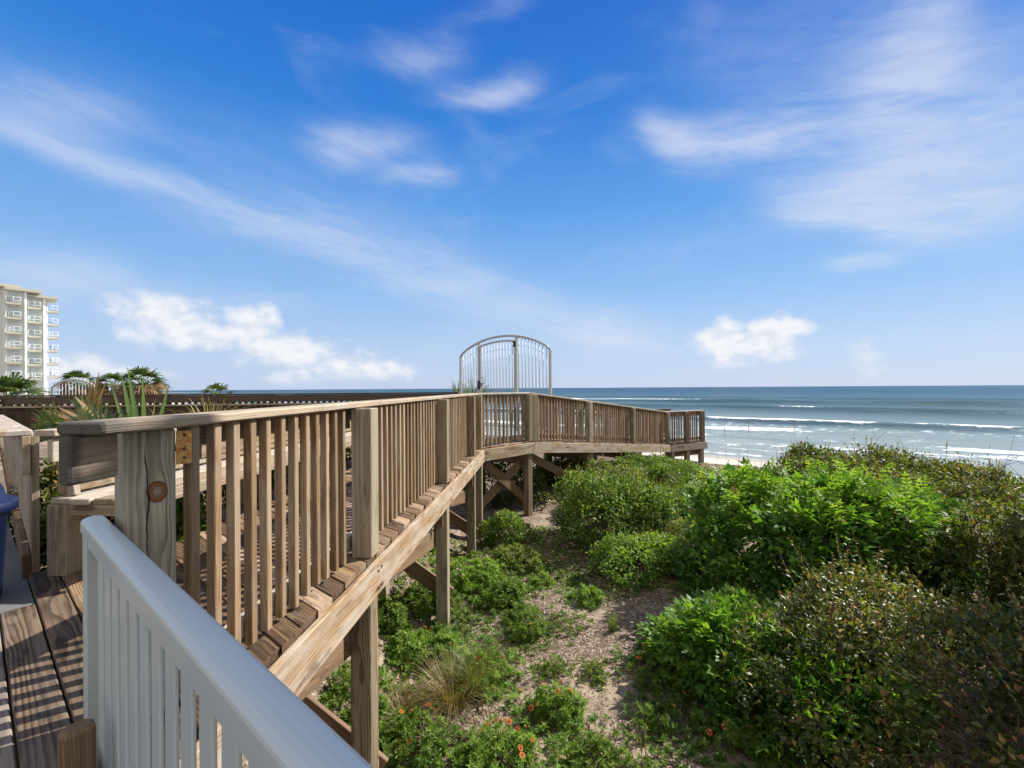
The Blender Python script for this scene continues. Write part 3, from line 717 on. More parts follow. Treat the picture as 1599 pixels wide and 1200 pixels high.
# ------------------------------------------------------------------ arched white gate on the bend
GR = V(.94, 10.95, 0); GL = V(-1.50, 13.15, 0)
def gate(name, label, gl, gr, zb, zs, zt, nb, rad, leaf=True, fr=(.236, .665)):
    t = thing(name, label, 'gate', tuple((gl+gr)/2+V(0, 0, zb)))
    W = np.linalg.norm(gr-gl)
    def q(f, z): return gl+(gr-gl)*f+V(0, 0, z)
    def arch(f): return zs+(zt-zs)*(1-(2*f-1)**2)**.8 if 0 < f < 1 else zs
    mat = M['gate_metal']
    mb = MB(); mb.tube([q(f, arch(f)) for f in np.linspace(0, 1, 25)], rad*1.15, 8); mb.build('arch_rail', mat, t)
    for f in (0, 1):
        mb = MB(); mb.beam(q(f, zb), q(f, zs+.01), rad*2.2, rad*2.2, up=unit(gr-gl)); mb.build('post', mat, t)
    if leaf:
        for f in fr:
            mb = MB(); mb.beam(q(f, zb), q(f, arch(f)-.01), rad*2.3, rad*2.3, up=unit(gr-gl)); mb.build('post', mat, t)
    a, b = fr
    if leaf:
        lf = MB(); lf.tube([q(f, arch(f)-.13) for f in np.linspace(a+.018, b-.018, 15)], rad*.9, 8); L_ = lf.build('gate_leaf', mat, t)
        for f in (a+.018, b-.018):
            mb = MB(); mb.beam(q(f, zb+.06), q(f, arch(f)-.12), rad*1.5, rad*1.5, up=unit(gr-gl)); mb.build('stile', mat, L_)
        mb = MB(); mb.beam(q(a+.02, zb+.1), q(b-.02, zb+.1), rad*1.5, rad*1.5); mb.build('bottom_rail', mat, L_)
    for i in range(1, nb):
        f = i/nb
        if leaf and min(abs(f-a), abs(f-b)) < .022: continue
        inl = leaf and a < f < b
        mb = MB(); mb.tube([q(f, zb+.1), q(f, arch(f)-(.13 if inl else .0))], rad*.42, 6)
        mb.build('bar', mat, L_ if inl else t)
    for (fa, fb) in (((0, a), (b, 1)) if leaf else ((0, 1),)):
        mb = MB(); mb.beam(q(fa, zb+.1), q(fb, zb+.1), rad*1.4, rad*1.4); mb.build('bottom_rail', mat, t)
    if leaf:
        mb = MB(); fw = unit(np.cross(gr-gl, (0, 0, 1)))
        mb.beam(q(b-.012, arch(b)-.28)-fw*-.035, q(b-.012, arch(b)-.13)-fw*-.035, .07, .055, up=fw, cham=.008); mb.build('hinge', M['black'], t)
        mb = MB(); mb.beam(q(a+.006, -.02)+fw*.04, q(a+.006, .22)+fw*.04, .06, .06, up=fw, cham=.008)
        mb.build('latch', M['black'], t)
        mb = MB(); mb.beam(q(a+.04, .05)+fw*.05, q(a+.04, .16)+fw*.05, .03, .03, up=fw, cham=.008); mb.build('handle', M['black'], t)
    return t
gate('arched_gate', 'white arched metal gate with thin bars and a black latch above the bend', GL, GR, DECK+.02, .94, 1.40, 29, .027)
gate('arched_gate', 'small distant white arched gate in front of the apartment block', V(-19.9, 19.4, 0), V(-18.5, 19.9, 0), -1.2, .15, .5, 13, .035, leaf=False)

# ------------------------------------------------------------------ dark railing of the next boardwalk
fa, fb = V(-16, 9.9, 0), V(-1.5, 12.5, 0); fd = unit(fb-fa); fl = np.linalg.norm(fb-fa); fn = V(fd[1], -fd[0], 0)
df = thing('dark_railing', 'long dark brown wooden railing behind the yucca and palmetto plants', 'railing', tuple((fa+fb)/2+V(0, 0, -1.4)))
def qf(s, w, z): return fa+fd*s+fn*w+V(0, 0, z)
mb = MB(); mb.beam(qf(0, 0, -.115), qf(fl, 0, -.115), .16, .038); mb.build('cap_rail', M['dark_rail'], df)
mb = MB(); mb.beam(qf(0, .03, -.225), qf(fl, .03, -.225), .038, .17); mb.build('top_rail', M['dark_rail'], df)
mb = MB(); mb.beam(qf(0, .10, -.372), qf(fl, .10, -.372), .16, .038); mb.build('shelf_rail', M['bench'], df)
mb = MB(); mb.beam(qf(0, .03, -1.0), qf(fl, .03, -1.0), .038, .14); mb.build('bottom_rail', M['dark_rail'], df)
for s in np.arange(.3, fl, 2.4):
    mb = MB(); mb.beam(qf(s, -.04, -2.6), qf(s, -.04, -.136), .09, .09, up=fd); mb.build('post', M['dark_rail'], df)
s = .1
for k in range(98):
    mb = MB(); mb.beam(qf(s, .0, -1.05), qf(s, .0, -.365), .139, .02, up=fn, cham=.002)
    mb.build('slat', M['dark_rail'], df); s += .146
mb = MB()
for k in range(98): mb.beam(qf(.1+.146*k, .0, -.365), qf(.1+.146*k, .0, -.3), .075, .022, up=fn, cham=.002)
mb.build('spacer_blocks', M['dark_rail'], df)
lp = thing('bulkhead_lamp', 'white oval lamp standing on the dark railing at the left edge', 'lamp', tuple(qf(3.9, .12, -.353)))
b0 = qf(3.9, .12, -.353); mb = MB(); mb.tube([b0, b0+V(0, 0, .06)], .014, 8); mb.build('stem', M['galv'], lp)
mb = MB()
ux = V(1, 0, 0)
vs = []; fs = []
for i in range(9):
    ph = PI*i/8
    for k in range(16):
        a_ = 2*PI*k/16; vs.append(b0+V(0, 0, .13)+V(.17*math.sin(ph)*math.cos(a_), .09*math.sin(ph)*math.sin(a_), .08*math.cos(ph)))
for i in range(8):
    for k in range(16): fs.append([i*16+k, i*16+(k+1) % 16, (i+1)*16+(k+1) % 16, (i+1)*16+k])
mb.add(vs, fs, smooth=True); mb.build('lamp_globe', M['lampglass'], lp)

# ------------------------------------------------------------------ apartment block far up the beach
ap = thing('apartment_building', 'pale high apartment block with stepped sections and yellow edged balconies', 'building', (-100, 100, -6))
def bpt(px, Y): return V((px-800)/700*Y, Y, 0)
def along(p, px):
    """length from p along N until the line of sight of photo column px"""
    k = (px-800)/700; return (k*p[1]-p[0])/(N[0]-k*N[1])
rzB = math.atan2(N[1], N[0]); DV = D
BS = [(-60, 8, 86.0, 33, 440, None), (8.5, 41, 88.5, 65, 452, (9.5, 33.5, 473, 23.2)), (41.5, 70, 92.0, 91, 463.5, (44, 64.5, 481, 22.2)), (70.5, 73.5, 95.5, None, 466, (73.5, 91.5, 486, 20.6))]
for i, (xa, xb, Y, xr, yr, bal) in enumerate(BS):
    a_ = bpt(xa, Y); L_ = along(a_, xb); top = (610.5-yr)/700*Y
    c = a_+N*L_/2-D*5; mb = MB(); mb.box((c[0], c[1], (top-7)/2), L_, 10, top+7, rzB); mb.build('wall', M['stucco'], ap)
    f = a_+N*L_+D*.35; mb = MB(); mb.box((f[0], f[1], (top-7)/2), .32, .8, top+6.9, rzB); mb.build('fin', M['stucco_white'], ap)
    if xr:
        Lr = along(a_, xr); c = a_+N*(Lr/2)-D*2.2; mb = MB(); mb.box((c[0], c[1], top+.28), Lr, 7, .55, rzB); mb.build('roof', M['yellow_trim'], ap)
    if not bal: continue
    b0, b1, yb_, pit = bal; la, lb = along(a_, b0), along(a_, b1); hh = pit*Y/700
    for k in range(6):
        z = (610.5-yb_)/700*Y-k*hh; dd = 1.5 if i < 3 else 2.6
        o_ = a_+N*(la+lb)/2+D*(dd/2 if i < 3 else dd/2-1.6)
        mb = MB(); mb.box((o_[0], o_[1], z), lb-la, dd, .42, rzB); b_ = mb.build('balcony', M['yellow_trim'], ap)
        mb = MB(); e0 = o_+N*-(lb-la)*.48+D*(dd*.46); e1 = o_+N*(lb-la)*.48+D*(dd*.46); e2_ = e1-D*dd*.9; e3_ = e0-D*dd*.9
        zz = V(0, 0, 1)
        for (p_, q_) in ((e0, e1), (e1, e2_), (e0, e3_)):
            for h_ in (.6, 1.3): mb.tube([p_+zz*(z+h_), q_+zz*(z+h_)], .03, 4)
        for p_ in (e0, e1, (e0+e1)/2): mb.tube([p_+zz*(z+.2), p_+zz*(z+1.3)], .04, 4)
        mb.build('balcony_rail', M['stucco_white'], b_)
        rr = random.Random(i*31+k)
        if rr.random() < .9:
            mb = MB(); q_ = e0+(e1-e0)*rr.uniform(.2, .55)-D*.5
            mb.box((q_[0], q_[1], z+.62), .7, .6, .1, rzB); w_ = q_-N*.3; mb.box((w_[0], w_[1], z+.95), .1, .6, .8, rzB)
            for a2 in (-.28, .28):
                for b2 in (-.24, .24): g_ = q_+N*a2+D*b2; mb.box((g_[0], g_[1], z+.4), .08, .08, .4, rzB)
            mb.build('balcony_chair', M['furniture'] if rr.random() < .7 else M['stucco_white'], b_)
        if i < 3:
            g_ = a_+N*((la+lb)/2)+D*.02; mb = MB(); mb.box((g_[0], g_[1], z+1.4), (lb-la)*.7, .06, 2.1, rzB); mb.build('sliding_door', M['pane'], ap)

# added unseen block, shaped like a building wing, to shade the near right bushes
sh = thing('added_shade_wing', 'added unseen block shaped like a building wing, shading the near right bushes', 'building', (18, 1, -3))
su = V(-.522, .853, 0); sv = V(.853, .522, 0); rzS = math.atan2(.522, .853)
def qs(k, q_, z): return sv*k+su*q_+V(0, 0, z)
hi = 18.5; Q1 = 1.25
c = qs(15+5, Q1-8, (hi-3.2)/2); mb = MB(); mb.box(c, 10, 16, hi+3.2, rzS); mb.build('wall', M['stucco'], sh)
mb = MB(); mb.box(qs(20, Q1-8, hi+.16), 10.0, 15.9, .3, rzS); mb.build('roof', M['yellow_trim'], sh)
for fl_ in range(6):
    for j in range(4):
        z = -.2+3.05*fl_
        mb = MB(); mb.box(qs(14.99, Q1-2.6-3.5*j, z), .06, 1.8, 1.5, rzS); w_ = mb.build('window', M['stucco_white'], sh)
        mb = MB(); mb.box(qs(14.95, Q1-2.6-3.5*j, z), .04, 1.6, 1.3, rzS); mb.build('pane', M['glass'], w_)

# added unseen blocker, shaped like a canopy, keeps the sun off the white fence
cn_ = thing('added_sun_blocker', 'added unseen sun blocker shaped like a canopy, shading the white fence', 'sun blocker', tuple(qs(7.4, -2.0, -2.85)))
ZC = 6.0
def blocker_ring(z): return [qs(k, q_, z) for (k, q_) in ((6.83, 2.06), (8.05, 2.06), (8.05, -2.4), (6.83, -2.4))]
mb = MB(); lo_, hi_ = blocker_ring(ZC), blocker_ring(ZC+.05); top_ = qs(7.4, -.2, ZC+.35)
mb.add(lo_+hi_+[top_], [[3, 2, 1, 0], [0, 1, 5, 4], [1, 2, 6, 5], [2, 3, 7, 6], [3, 0, 4, 7], [4, 5, 8], [5, 6, 8], [6, 7, 8], [7, 4, 8]]); mb.build('fabric', M['stucco_white'], cn_)
mb = MB(); mb.tube([qs(7.4, -2.0, -3.0), qs(7.4, -2.0, ZC)], [.09, .07], 12); mb.build('mast', M['galv'], cn_)
for (k, q_) in ((6.9, 1.95), (7.95, 1.95), (7.95, -2.3), (6.9, -2.3)):
    mb = MB(); mb.tube([qs(7.4, -2.0, ZC-.5), qs(k, q_, ZC-.02)], [.04, .025], 8); mb.build('arm', M['galv'], cn_)

# ------------------------------------------------------------------ plants
def leaf_t(w, fold=.1, droop=.08):
    v = np.array([(0, 0, 0), (-w/2, .42, fold), (w/2, .42, fold), (0, 1, -droop), (0, .5, .02)], float)
    return v, np.array([(0, 2, 4), (4, 2, 3), (4, 3, 1), (0, 4, 1)])
def pinnate_t(n=3, ll=.40, w=.4):
    lv, lt = leaf_t(w); vs = []; ts = []
    def put(pos, ang, ln, tilt):
        o = len(vs); c, s = math.cos(ang), math.sin(ang)
        for (x, y, z) in lv:
            x, y, z = x*ln, y*ln, z*ln+tilt*y*ln
            vs.append((pos[0]+x*c+y*s, pos[1]-x*s+y*c, pos[2]+z))
        for t_ in lt: ts.append(tuple(t_+o))
    for k in range(n):
        y = .22+.62*k/max(1, n-1) if n > 1 else .5; zd = -.12*y*y
        for s in (-1, 1): put((0, y, zd), s*1.05, ll*(1-.12*k), -.15)
    put((0, .86, -.1), 0, ll*.95, -.1)
    return np.array(vs), np.array(ts)
def rosette_t(n, w, el0=.35, el1=1.2, seed=0):
    r = random.Random(seed); lv, lt = leaf_t(w); vs = []; ts = []
    for k in range(n):
        az = 2*PI*k*.382+r.uniform(-.3, .3); el = el0+(el1-el0)*k/n; ln = r.uniform(.7, 1.0)*(1-.25*k/n)
        o = len(vs); ca, sa, ce, se = math.cos(az), math.sin(az), math.cos(el), math.sin(el)
        for (x, y, z) in lv:
            x, y, z = x*ln, y*ln, z*ln
            y2, z2 = y*ce-z*se, y*se+z*ce
            vs.append((x*ca+y2*sa, -x*sa+y2*ca, z2+.12*k/n))
        for t_ in lt: ts.append(tuple(t_+o))
    return np.array(vs), np.array(ts)

def frames(axis_, up):
    a = axis_/np.linalg.norm(axis_, axis=1, keepdims=True)
    s = np.cross(a, up); s /= np.linalg.norm(s, axis=1, keepdims=True)+1e-9
    n = np.cross(s, a); return np.stack([s, a, n], 2)               # columns
def instances(tmpl, pos, fr, scale, rnd, jitter=.12):
    tv, tt = tmpl; n = len(pos)
    v = np.einsum('nij,mj->nmi', fr, tv)*scale[:, None, None]+pos[:, None, :]
    t = tt[None]+(np.arange(n)*len(tv))[:, None, None]
    rr = np.repeat(rnd, len(tv))
    nl = len(tv)//5
    if nl >= 1 and len(tv) % 5 == 0:
        rr = rr+np.repeat(rng.uniform(-jitter, jitter, n*nl), 5)
    return v.reshape(-1, 3), t.reshape(-1, 3), np.clip(rr, 0, 1)
def merge(parts):
    vs, ts, rs = [], [], []; o = 0
    for v, t, r in parts:
        vs.append(v); ts.append(t+o); rs.append(r); o += len(v)
    return np.concatenate(vs), np.concatenate(ts), np.concatenate(rs)
def rand_dirs(n):
    v = rng.normal(size=(n, 3)); return v/np.linalg.norm(v, axis=1, keepdims=True)

def shell(center, rx, ry, zb, zt, nl, n, depth=.4, seed=0):
    """points and outward directions over a lumpy mass of lobes"""
    r = np.random.default_rng(seed); H = zt-zb
    lob = []
    for k in range(nl):
        a = r.uniform(0, 2*PI); q = math.sqrt(r.uniform(0, 1))*.72
        s = r.uniform(.24, .52)
        hgt = (1-.5*q*q)*r.uniform(.66, 1.04)
        c = V(center[0]+rx*q*math.cos(a), center[1]+ry*q*math.sin(a), zb+H*hgt-s*H*.75)
        lob.append((c, V(rx*s, ry*s, max(.6*H*s, .25*H)*1.25)))
    lob.append((V(center[0], center[1], zb+H*.32), V(rx*.62, ry*.62, H*.46)))
    P_, O_ = [], []
    while sum(map(len, P_)) < n:
        m_ = n*2; k = r.integers(0, len(lob), m_); d = r.normal(size=(m_, 3)); d /= np.linalg.norm(d, axis=1, keepdims=True)
        c = np.array([l[0] for l in lob])[k]; R = np.array([l[1] for l in lob])[k]
        f = 1-depth*r.uniform(0, 1, m_)**2
        p = c+d*R*f[:, None]; o = d/R; o /= np.linalg.norm(o, axis=1, keepdims=True)
        ok = p[:, 2] > zb+.02
        for (lc, lr_) in lob:
            ok &= (np.linalg.norm((p-lc)/lr_, axis=1) > .72)
        P_.append(p[ok]); O_.append(o[ok])
    return np.concatenate(P_)[:n], np.concatenate(O_)[:n]

def twigs(mb, base, pts, r0=.012, spread=.12):
    for p in pts:
        b = base+V(rng.uniform(-spread, spread), rng.uniform(-spread, spread), 0); m_ = b*.5+p*.5+V(rng.uniform(-.08, .08), rng.uniform(-.08, .08), .1)
        mb.tube([b, m_, p], [r0, r0*.65, r0*.3], 5, cap=False)

def bush(name, label, cat, c, rx, ry, zt, kind, n, size, mat, nl=9, seed=0, group=None, zb=None, ntw=26, shoots=0, top_light=.25, depth=.45):
    zb = float(gz(c[0], c[1]))-.05 if zb is None else zb
    t = thing(name, label, cat, (c[0], c[1], zb), group)
    P_, O_ = shell(c, rx, ry, zb, zt, nl, n, depth, seed)
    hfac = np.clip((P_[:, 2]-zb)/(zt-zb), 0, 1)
    parts = []; tone = .55*(vnoise(P_[:, 0]+P_[:, 2]*.7, P_[:, 1]+P_[:, 2]*.5, .32, seed+3)-.5)
    if kind == 'pinnate':
        tm = pinnate_t(3, .37, .54)
        for k in range(5):
            ax = O_*.7+V(0, 0, .35)+rand_dirs(n)*.75
            up = V(0, 0, 1)+rand_dirs(n)*.5+O_*.5
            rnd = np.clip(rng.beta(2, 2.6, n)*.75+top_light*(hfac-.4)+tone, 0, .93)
            tip = rng.random(n) < .03*hfac; rnd = np.where(tip, rng.uniform(.9, 1, n), rnd)
            parts.append(instances(tm, P_+rand_dirs(n)*.03, frames(ax, up), size*rng.uniform(.6, 1.15, n), rnd, .1))
    elif kind == 'oval':
        tm = leaf_t(.52, .12, .1)
        for k in range(8):
            ax = O_*.6+V(0, 0, .3)+rand_dirs(n)*.9; ax /= np.linalg.norm(ax, axis=1, keepdims=True)
            tw = unit(V(.2, .1, 1))
            off = rand_dirs(n)*size*1.1+O_*(k*.12-.4)*size
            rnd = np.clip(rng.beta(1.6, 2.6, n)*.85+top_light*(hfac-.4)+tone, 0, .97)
            tip = rng.random(n) < .07; rnd = np.where(tip, rng.uniform(.85, 1, n), rnd)
            parts.append(instances(tm, P_+off, frames(ax, V(0, 0, 1)+rand_dirs(n)*.7+O_*.3), size*rng.uniform(.55, 1.2, n), rnd, .06))
    elif kind == 'rosette':
        k_ = rng.random(n) < .36; q_ = np.sqrt(rng.uniform(.25, 2.3, n)); a_ = rng.uniform(0, 2*PI, n)
        q_ = q_*(.75+.5*vnoise(a_*1.3, a_*0, .8, seed))
        gx_, gy_ = c[0]+rx*q_*np.cos(a_), c[1]+ry*q_*np.sin(a_)
        P_[k_] = np.stack([gx_, gy_, gz(gx_, gy_)+rng.uniform(0, .05, n)*zt**0], 1)[k_]; O_[k_] = V(0, 0, 1)
        P_ = P_+rng.normal(size=P_.shape)*size*.35; hfac = np.clip((P_[:, 2]-zb)/(zt-zb), 0, 1)
        for k in range(2):
            tm = rosette_t(9, .30, .15, 1.15, seed+k)
            ax = V(0, 0, 0)+rand_dirs(n)*.5+V(0, 1, 0)*.0
            zax = O_*.8+V(0, 0, .6)+rand_dirs(n)*.35; zax /= np.linalg.norm(zax, axis=1, keepdims=True)
            sx_ = np.cross(zax, rand_dirs(n)); sx_ /= np.linalg.norm(sx_, axis=1, keepdims=True)
            fr = np.stack([sx_, np.cross(zax, sx_), zax], 2)
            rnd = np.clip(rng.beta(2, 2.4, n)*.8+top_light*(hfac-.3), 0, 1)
            parts.append(instances(tm, P_+rand_dirs(n)*size*.35, fr, size*rng.uniform(.6, 1.15, n), rnd, .1))
    if shoots:
        # leafy shoots that break the outline
        k = rng.choice(np.where(hfac > .62)[0], shoots); mbs = MB(); sp_, sa_, ss_, sr_ = [], [], [], []
        for i in k:
            b = P_[i]; d = unit(O_[i]*.5+V(0, 0, 1.0)+rng.normal(size=3)*.25); L_ = rng.uniform(.12, .34)*(1+size*2)
            mbs.tube([b-d*.1, b+d*L_*.5, b+d*L_], [.005, .004, .002], 4, cap=False)
            for s in np.linspace(.15, 1, 9):
                q = d*.5+rng.normal(size=3)*.7; sp_.append(b+d*L_*s); sa_.append(q); ss_.append(size*.8*(1.1-.4*s)); sr_.append(rng.uniform(.45, .98))
        tm = leaf_t(.46) if kind != 'pinnate' else pinnate_t(3, .42, .4)
        sa_ = np.array(sa_)
        parts.append(instances(tm, np.array(sp_), frames(sa_, V(0, 0, 1)+rand_dirs(len(sa_))*.4), np.array(ss_)*(1 if kind != 'pinnate' else .8), np.array(sr_), .05))
    v, tr, rr = merge(parts)
    tri_object('foliage', v, tr, rr, mat, t)
    mb = MB(); idx = rng.choice(len(P_), min(ntw, len(P_)), replace=False)
    twigs(mb, V(c[0], c[1], zb), P_[idx], .004+.004*(zt-zb))
    if shoots:
        o = len(mb.v); mb.v += mbs.v; mb.g += mbs.g; mb.r += mbs.r; mb.sm += mbs.sm; mb.f += [[i+o for i in f] for f in mbs.f]
    mb.build('stems', M['stem'], t)
    return t

def blades(n, base, spread, h, w, lean, seed=0, seg=4, droop=.5, az=None):
    r = np.random.default_rng(seed); vs = []; ts = []; rs = []
    for i in range(n):
        a = r.uniform(0, 2*PI) if az is None else r.uniform(*az); q = math.sqrt(r.uniform(0, 1))*spread
        b = base+V(q*math.cos(a), q*math.sin(a), 0); L_ = h*r.uniform(.55, 1.1); ln = lean*r.uniform(.2, 1.2)
        d = V(math.cos(a), math.sin(a), 0); sd = V(-d[1], d[0], 0)*w*r.uniform(.6, 1.2)
        if r.random() < .5: sd = unit(sd+d*r.uniform(-1, 1)*w)*w
        rn = r.uniform(0, 1); o = len(vs)
        for k in range(seg+1):
            s = k/seg; p = b+d*(L_*ln*s*(.4+.6*s))+V(0, 0, L_*(s-droop*ln*s*s*s))
            wd = (1-s**1.5)*.5+.02; vs += [p-sd*wd, p+sd*wd]; rs += [min(1, rn*.8+.2*s)]*2
        for k in range(seg):
            q_ = o+2*k; ts += [(q_, q_+1, q_+3), (q_, q_+3, q_+2)]
    return np.array(vs), np.array(ts), np.array(rs)
def tuft(name, label, cat, x, y, n, spread, h, w, lean, mat, seed, group=None, droop=.5, z=None):
    z = float(gz(x, y)) if z is None else z
    t = thing(name, label, cat, (x, y, z), group); v, tr, r = blades(n, V(x, y, z-.02), spread, h, w, lean, seed, 4, droop)
    tri_object('blades', v, tr, r, mat, t); return t

def flower_mesh():
    vs, fs, rs = [], [], []
    n = 11
    for k in range(n):
        a = 2*PI*k/n; o = len(vs); da = .24
        for (rad, aa, z, rn) in ((.28, a-.12, .02, .3), (.28, a+.12, .02, .3), (.85, a+da, .1, .55), (1.0, a+.1, .05, .95), (.92, a, .07, .95), (1.0, a-.1, .05, .95), (.85, a-da, .1, .55)):
            vs.append((rad*math.cos(aa), rad*math.sin(aa), z)); rs.append(rn)
        for t_ in ((0, 1, 2), (0, 2, 6), (6, 2, 4), (2, 3, 4), (6, 4, 5)): fs.append(tuple(i+o for i in t_))
    o = len(vs); vs.append((0, 0, .2)); rs.append(.1)
    for k in range(10):
        a = 2*PI*k/10; vs.append((.26*math.cos(a), .26*math.sin(a), .08)); rs.append(.22)
    for k in range(10): fs.append((o, o+1+k, o+1+(k+1) % 10))
    return np.array(vs), np.array(fs), np.array(rs)
FV, FT, FR = flower_mesh()
def add_flowers(t, pts, size=.019):
    for p in pts:
        p = np.asarray(p, float); s = size*rng.uniform(.55, 1.3)
        nrm = unit(V(rng.normal()*.6, rng.normal()*.6-.2, 1)); x = unit(np.cross(nrm, (0.3, 1, 0))); y = np.cross(nrm, x)
        v = FV@np.stack([x, y, nrm])*s+p
        f = tri_object('flower', v, FT, np.clip(FR+rng.uniform(-.08, .08), 0, 1), M['flower'], t)
        mb = MB(); mb.tube([p-V(0, 0, .12), p-V(0, 0, .0)], .0025, 4, cap=False); mb.build('stalk', M['leaf_mid'], f)
def clump(name, label, cat, x, y, rx, ry, h, n, size, mat, seed, flowers=0, kind='rosette', group=None, fsz=.019):
    z = float(gz(x, y)); t = bush(name, label, cat, (x, y), rx, ry, z+h, kind, n, size, mat, 7, seed, group, z-.04, 10, 0, .2, .5)
    if flowers:
        r = np.random.default_rng(seed+99); pts = []
        for k in range(flowers):
            a = r.uniform(0, 2*PI); q = math.sqrt(r.uniform(0, 1)); pts.append((x+rx*q*math.cos(a)*.9, y+ry*q*math.sin(a)*.9, z+h*(1-.6*q*q)+r.uniform(.02, .08)))
        add_flowers(t, pts, fsz)
    return t

def gp(px, py, it=30):
    """where the ground is met by the line of sight through a photo point (used once, to measure)"""
    k = (px-800)/700; s = (py-(606.5-(px-800)*.0062))/700; Y_ = 4.0
    for _ in range(60):
        z = float(gz(k*Y_, Y_)); Y_ = Y_*.5+.5*(-z/s)
    return k*Y_, Y_

# big shrubs
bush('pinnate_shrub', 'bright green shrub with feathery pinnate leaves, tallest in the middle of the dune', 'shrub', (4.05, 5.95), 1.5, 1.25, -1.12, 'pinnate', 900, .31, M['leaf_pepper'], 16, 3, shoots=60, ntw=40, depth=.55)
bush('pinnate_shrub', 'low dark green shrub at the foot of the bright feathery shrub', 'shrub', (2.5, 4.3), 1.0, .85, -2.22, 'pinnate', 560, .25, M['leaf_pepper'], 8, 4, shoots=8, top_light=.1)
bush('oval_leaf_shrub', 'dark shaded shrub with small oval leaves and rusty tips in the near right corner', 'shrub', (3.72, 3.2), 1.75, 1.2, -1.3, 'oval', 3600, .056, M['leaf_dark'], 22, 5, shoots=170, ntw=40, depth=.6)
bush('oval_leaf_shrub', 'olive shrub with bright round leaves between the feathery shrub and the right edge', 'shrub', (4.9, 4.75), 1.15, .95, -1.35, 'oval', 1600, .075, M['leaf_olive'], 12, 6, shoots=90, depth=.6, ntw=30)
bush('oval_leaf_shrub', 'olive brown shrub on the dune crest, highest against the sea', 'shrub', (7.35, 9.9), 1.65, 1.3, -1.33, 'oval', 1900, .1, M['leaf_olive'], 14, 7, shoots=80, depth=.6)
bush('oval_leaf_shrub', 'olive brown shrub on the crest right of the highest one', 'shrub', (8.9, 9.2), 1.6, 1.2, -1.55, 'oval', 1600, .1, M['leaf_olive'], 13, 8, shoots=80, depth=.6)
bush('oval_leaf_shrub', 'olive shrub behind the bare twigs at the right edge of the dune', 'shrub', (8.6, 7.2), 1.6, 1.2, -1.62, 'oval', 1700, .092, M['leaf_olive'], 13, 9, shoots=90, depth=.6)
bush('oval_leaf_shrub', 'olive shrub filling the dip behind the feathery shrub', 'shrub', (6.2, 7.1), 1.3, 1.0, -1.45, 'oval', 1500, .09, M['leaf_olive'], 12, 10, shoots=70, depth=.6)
bush('rounded_shrub', 'wide rounded mid green shrub beside the post under the bend', 'shrub', (1.75, 8.3), 1.35, 1.05, -1.55, 'oval', 1900, .078, M['leaf_mid'], 14, 11, shoots=80, depth=.6)
bush('rounded_shrub', 'smaller fresh green shrub in front of the wide rounded one', 'shrub', (1.95, 6.75), .75, .55, -2.18, 'oval', 1100, .06, M['leaf_fresh'], 8, 12, shoots=20)
bush('rounded_shrub', 'leafy green shrub between the rounded shrub and the tall grass', 'shrub', (3.3, 9.0), 1.1, .9, -1.95, 'oval', 1400, .065, M['leaf_mid'], 8, 13, shoots=20)
bush('vine_mat', 'yellow green low vine tangle left of the feathery shrub', 'vine', (2.95, 7.5), 1.05, .9, -2.28, 'oval', 1300, .05, M['leaf_vine'], 8, 14, shoots=24)
bush('rounded_shrub', 'green shrub on the crest in front of the landing', 'shrub', (4.5, 11.2), 1.4, 1.0, -1.9, 'oval', 1500, .08, M['leaf_mid'], 8, 15, shoots=20)
bush('rounded_shrub', 'green shrub right of the landing before the brown dune edge', 'shrub', (6.3, 12.0), .9, .6, -2.27, 'oval', 1100, .08, M['leaf_olive'], 8, 16, shoots=20)
# grass on the crest
for i, (x, y, lab) in enumerate(((3.4, 10.6, 'tall green grass clump under the middle of the ramp'), (4.3, 10.2, 'tall green grass clump in front of the ramp foot'), (5.5, 11.2, 'tall green grass clump before the landing posts'), (2.3, 10.3, 'greyish grass clump under the upper ramp'), (6.2, 10.9, 'grass clump right of the landing'))):
    tuft('tall_grass', lab, 'grass clump', x, y, 420, .6, .75, .012, .7, M['grass'] if i != 3 else M['drygrass'], 60+i)
bush('rounded_shrub', 'greyish leafy shrub right under the rim of the upper ramp', 'shrub', (2.1, 10.1), 1.1, .7, -1.75, 'oval', 1100, .07, M['leaf_vine'], 8, 31, shoots=30)
bush('rounded_shrub', 'shrub in shade below the lower ramp beside its posts', 'shrub', (3.6, 12.2), 1.3, .8, -1.75, 'oval', 1000, .08, M['leaf_mid'], 7, 32, shoots=20)
# shaded plants under the boardwalk
bush('rounded_shrub', 'leafy plant at the sandy gap below the bend', 'plant', (-.15, 8.15), .55, .5, -2.25, 'oval', 700, .055, M['leaf_mid'], 6, 17)
bush('rounded_shrub', 'dark tangled bush under the bend behind the crossed braces', 'shrub', (-.4, 10.6), 1.2, .8, -1.55, 'oval', 1000, .08, M['leaf_dark'], 7, 18)
bush('rounded_shrub', 'dark bush in the shade beneath the ramp', 'shrub', (1.6, 11.6), 1.1, .7, -1.75, 'oval', 900, .08, M['leaf_dark'], 7, 19)
CL = [(-.75, 6.6, .5, .5, .3, 420, .09, 'leaf_fresh', 0, 'low green plants between the two middle support posts'),
      (.05, 7.2, .5, .42, .28, 420, .08, 'leaf_vine', 0, 'pale green low plants beside the third support post'),
      (-.12, 6.05, .34, .3, .26, 260, .085, 'leaf_mid', 0, 'round green tuft just right of the second support post'),
      (-1.15, 5.6, .45, .4, .25, 260, .09, 'leaf_mid', 0, 'shaded green plants behind the nearest diagonal brace')]
for i, (x, y, rx, ry, h, n, s, mt, fl_, lab) in enumerate(CL):
    clump('low_plant', lab, 'plant', x, y, rx, ry, h, n, s, M[mt], 100+i, fl_)
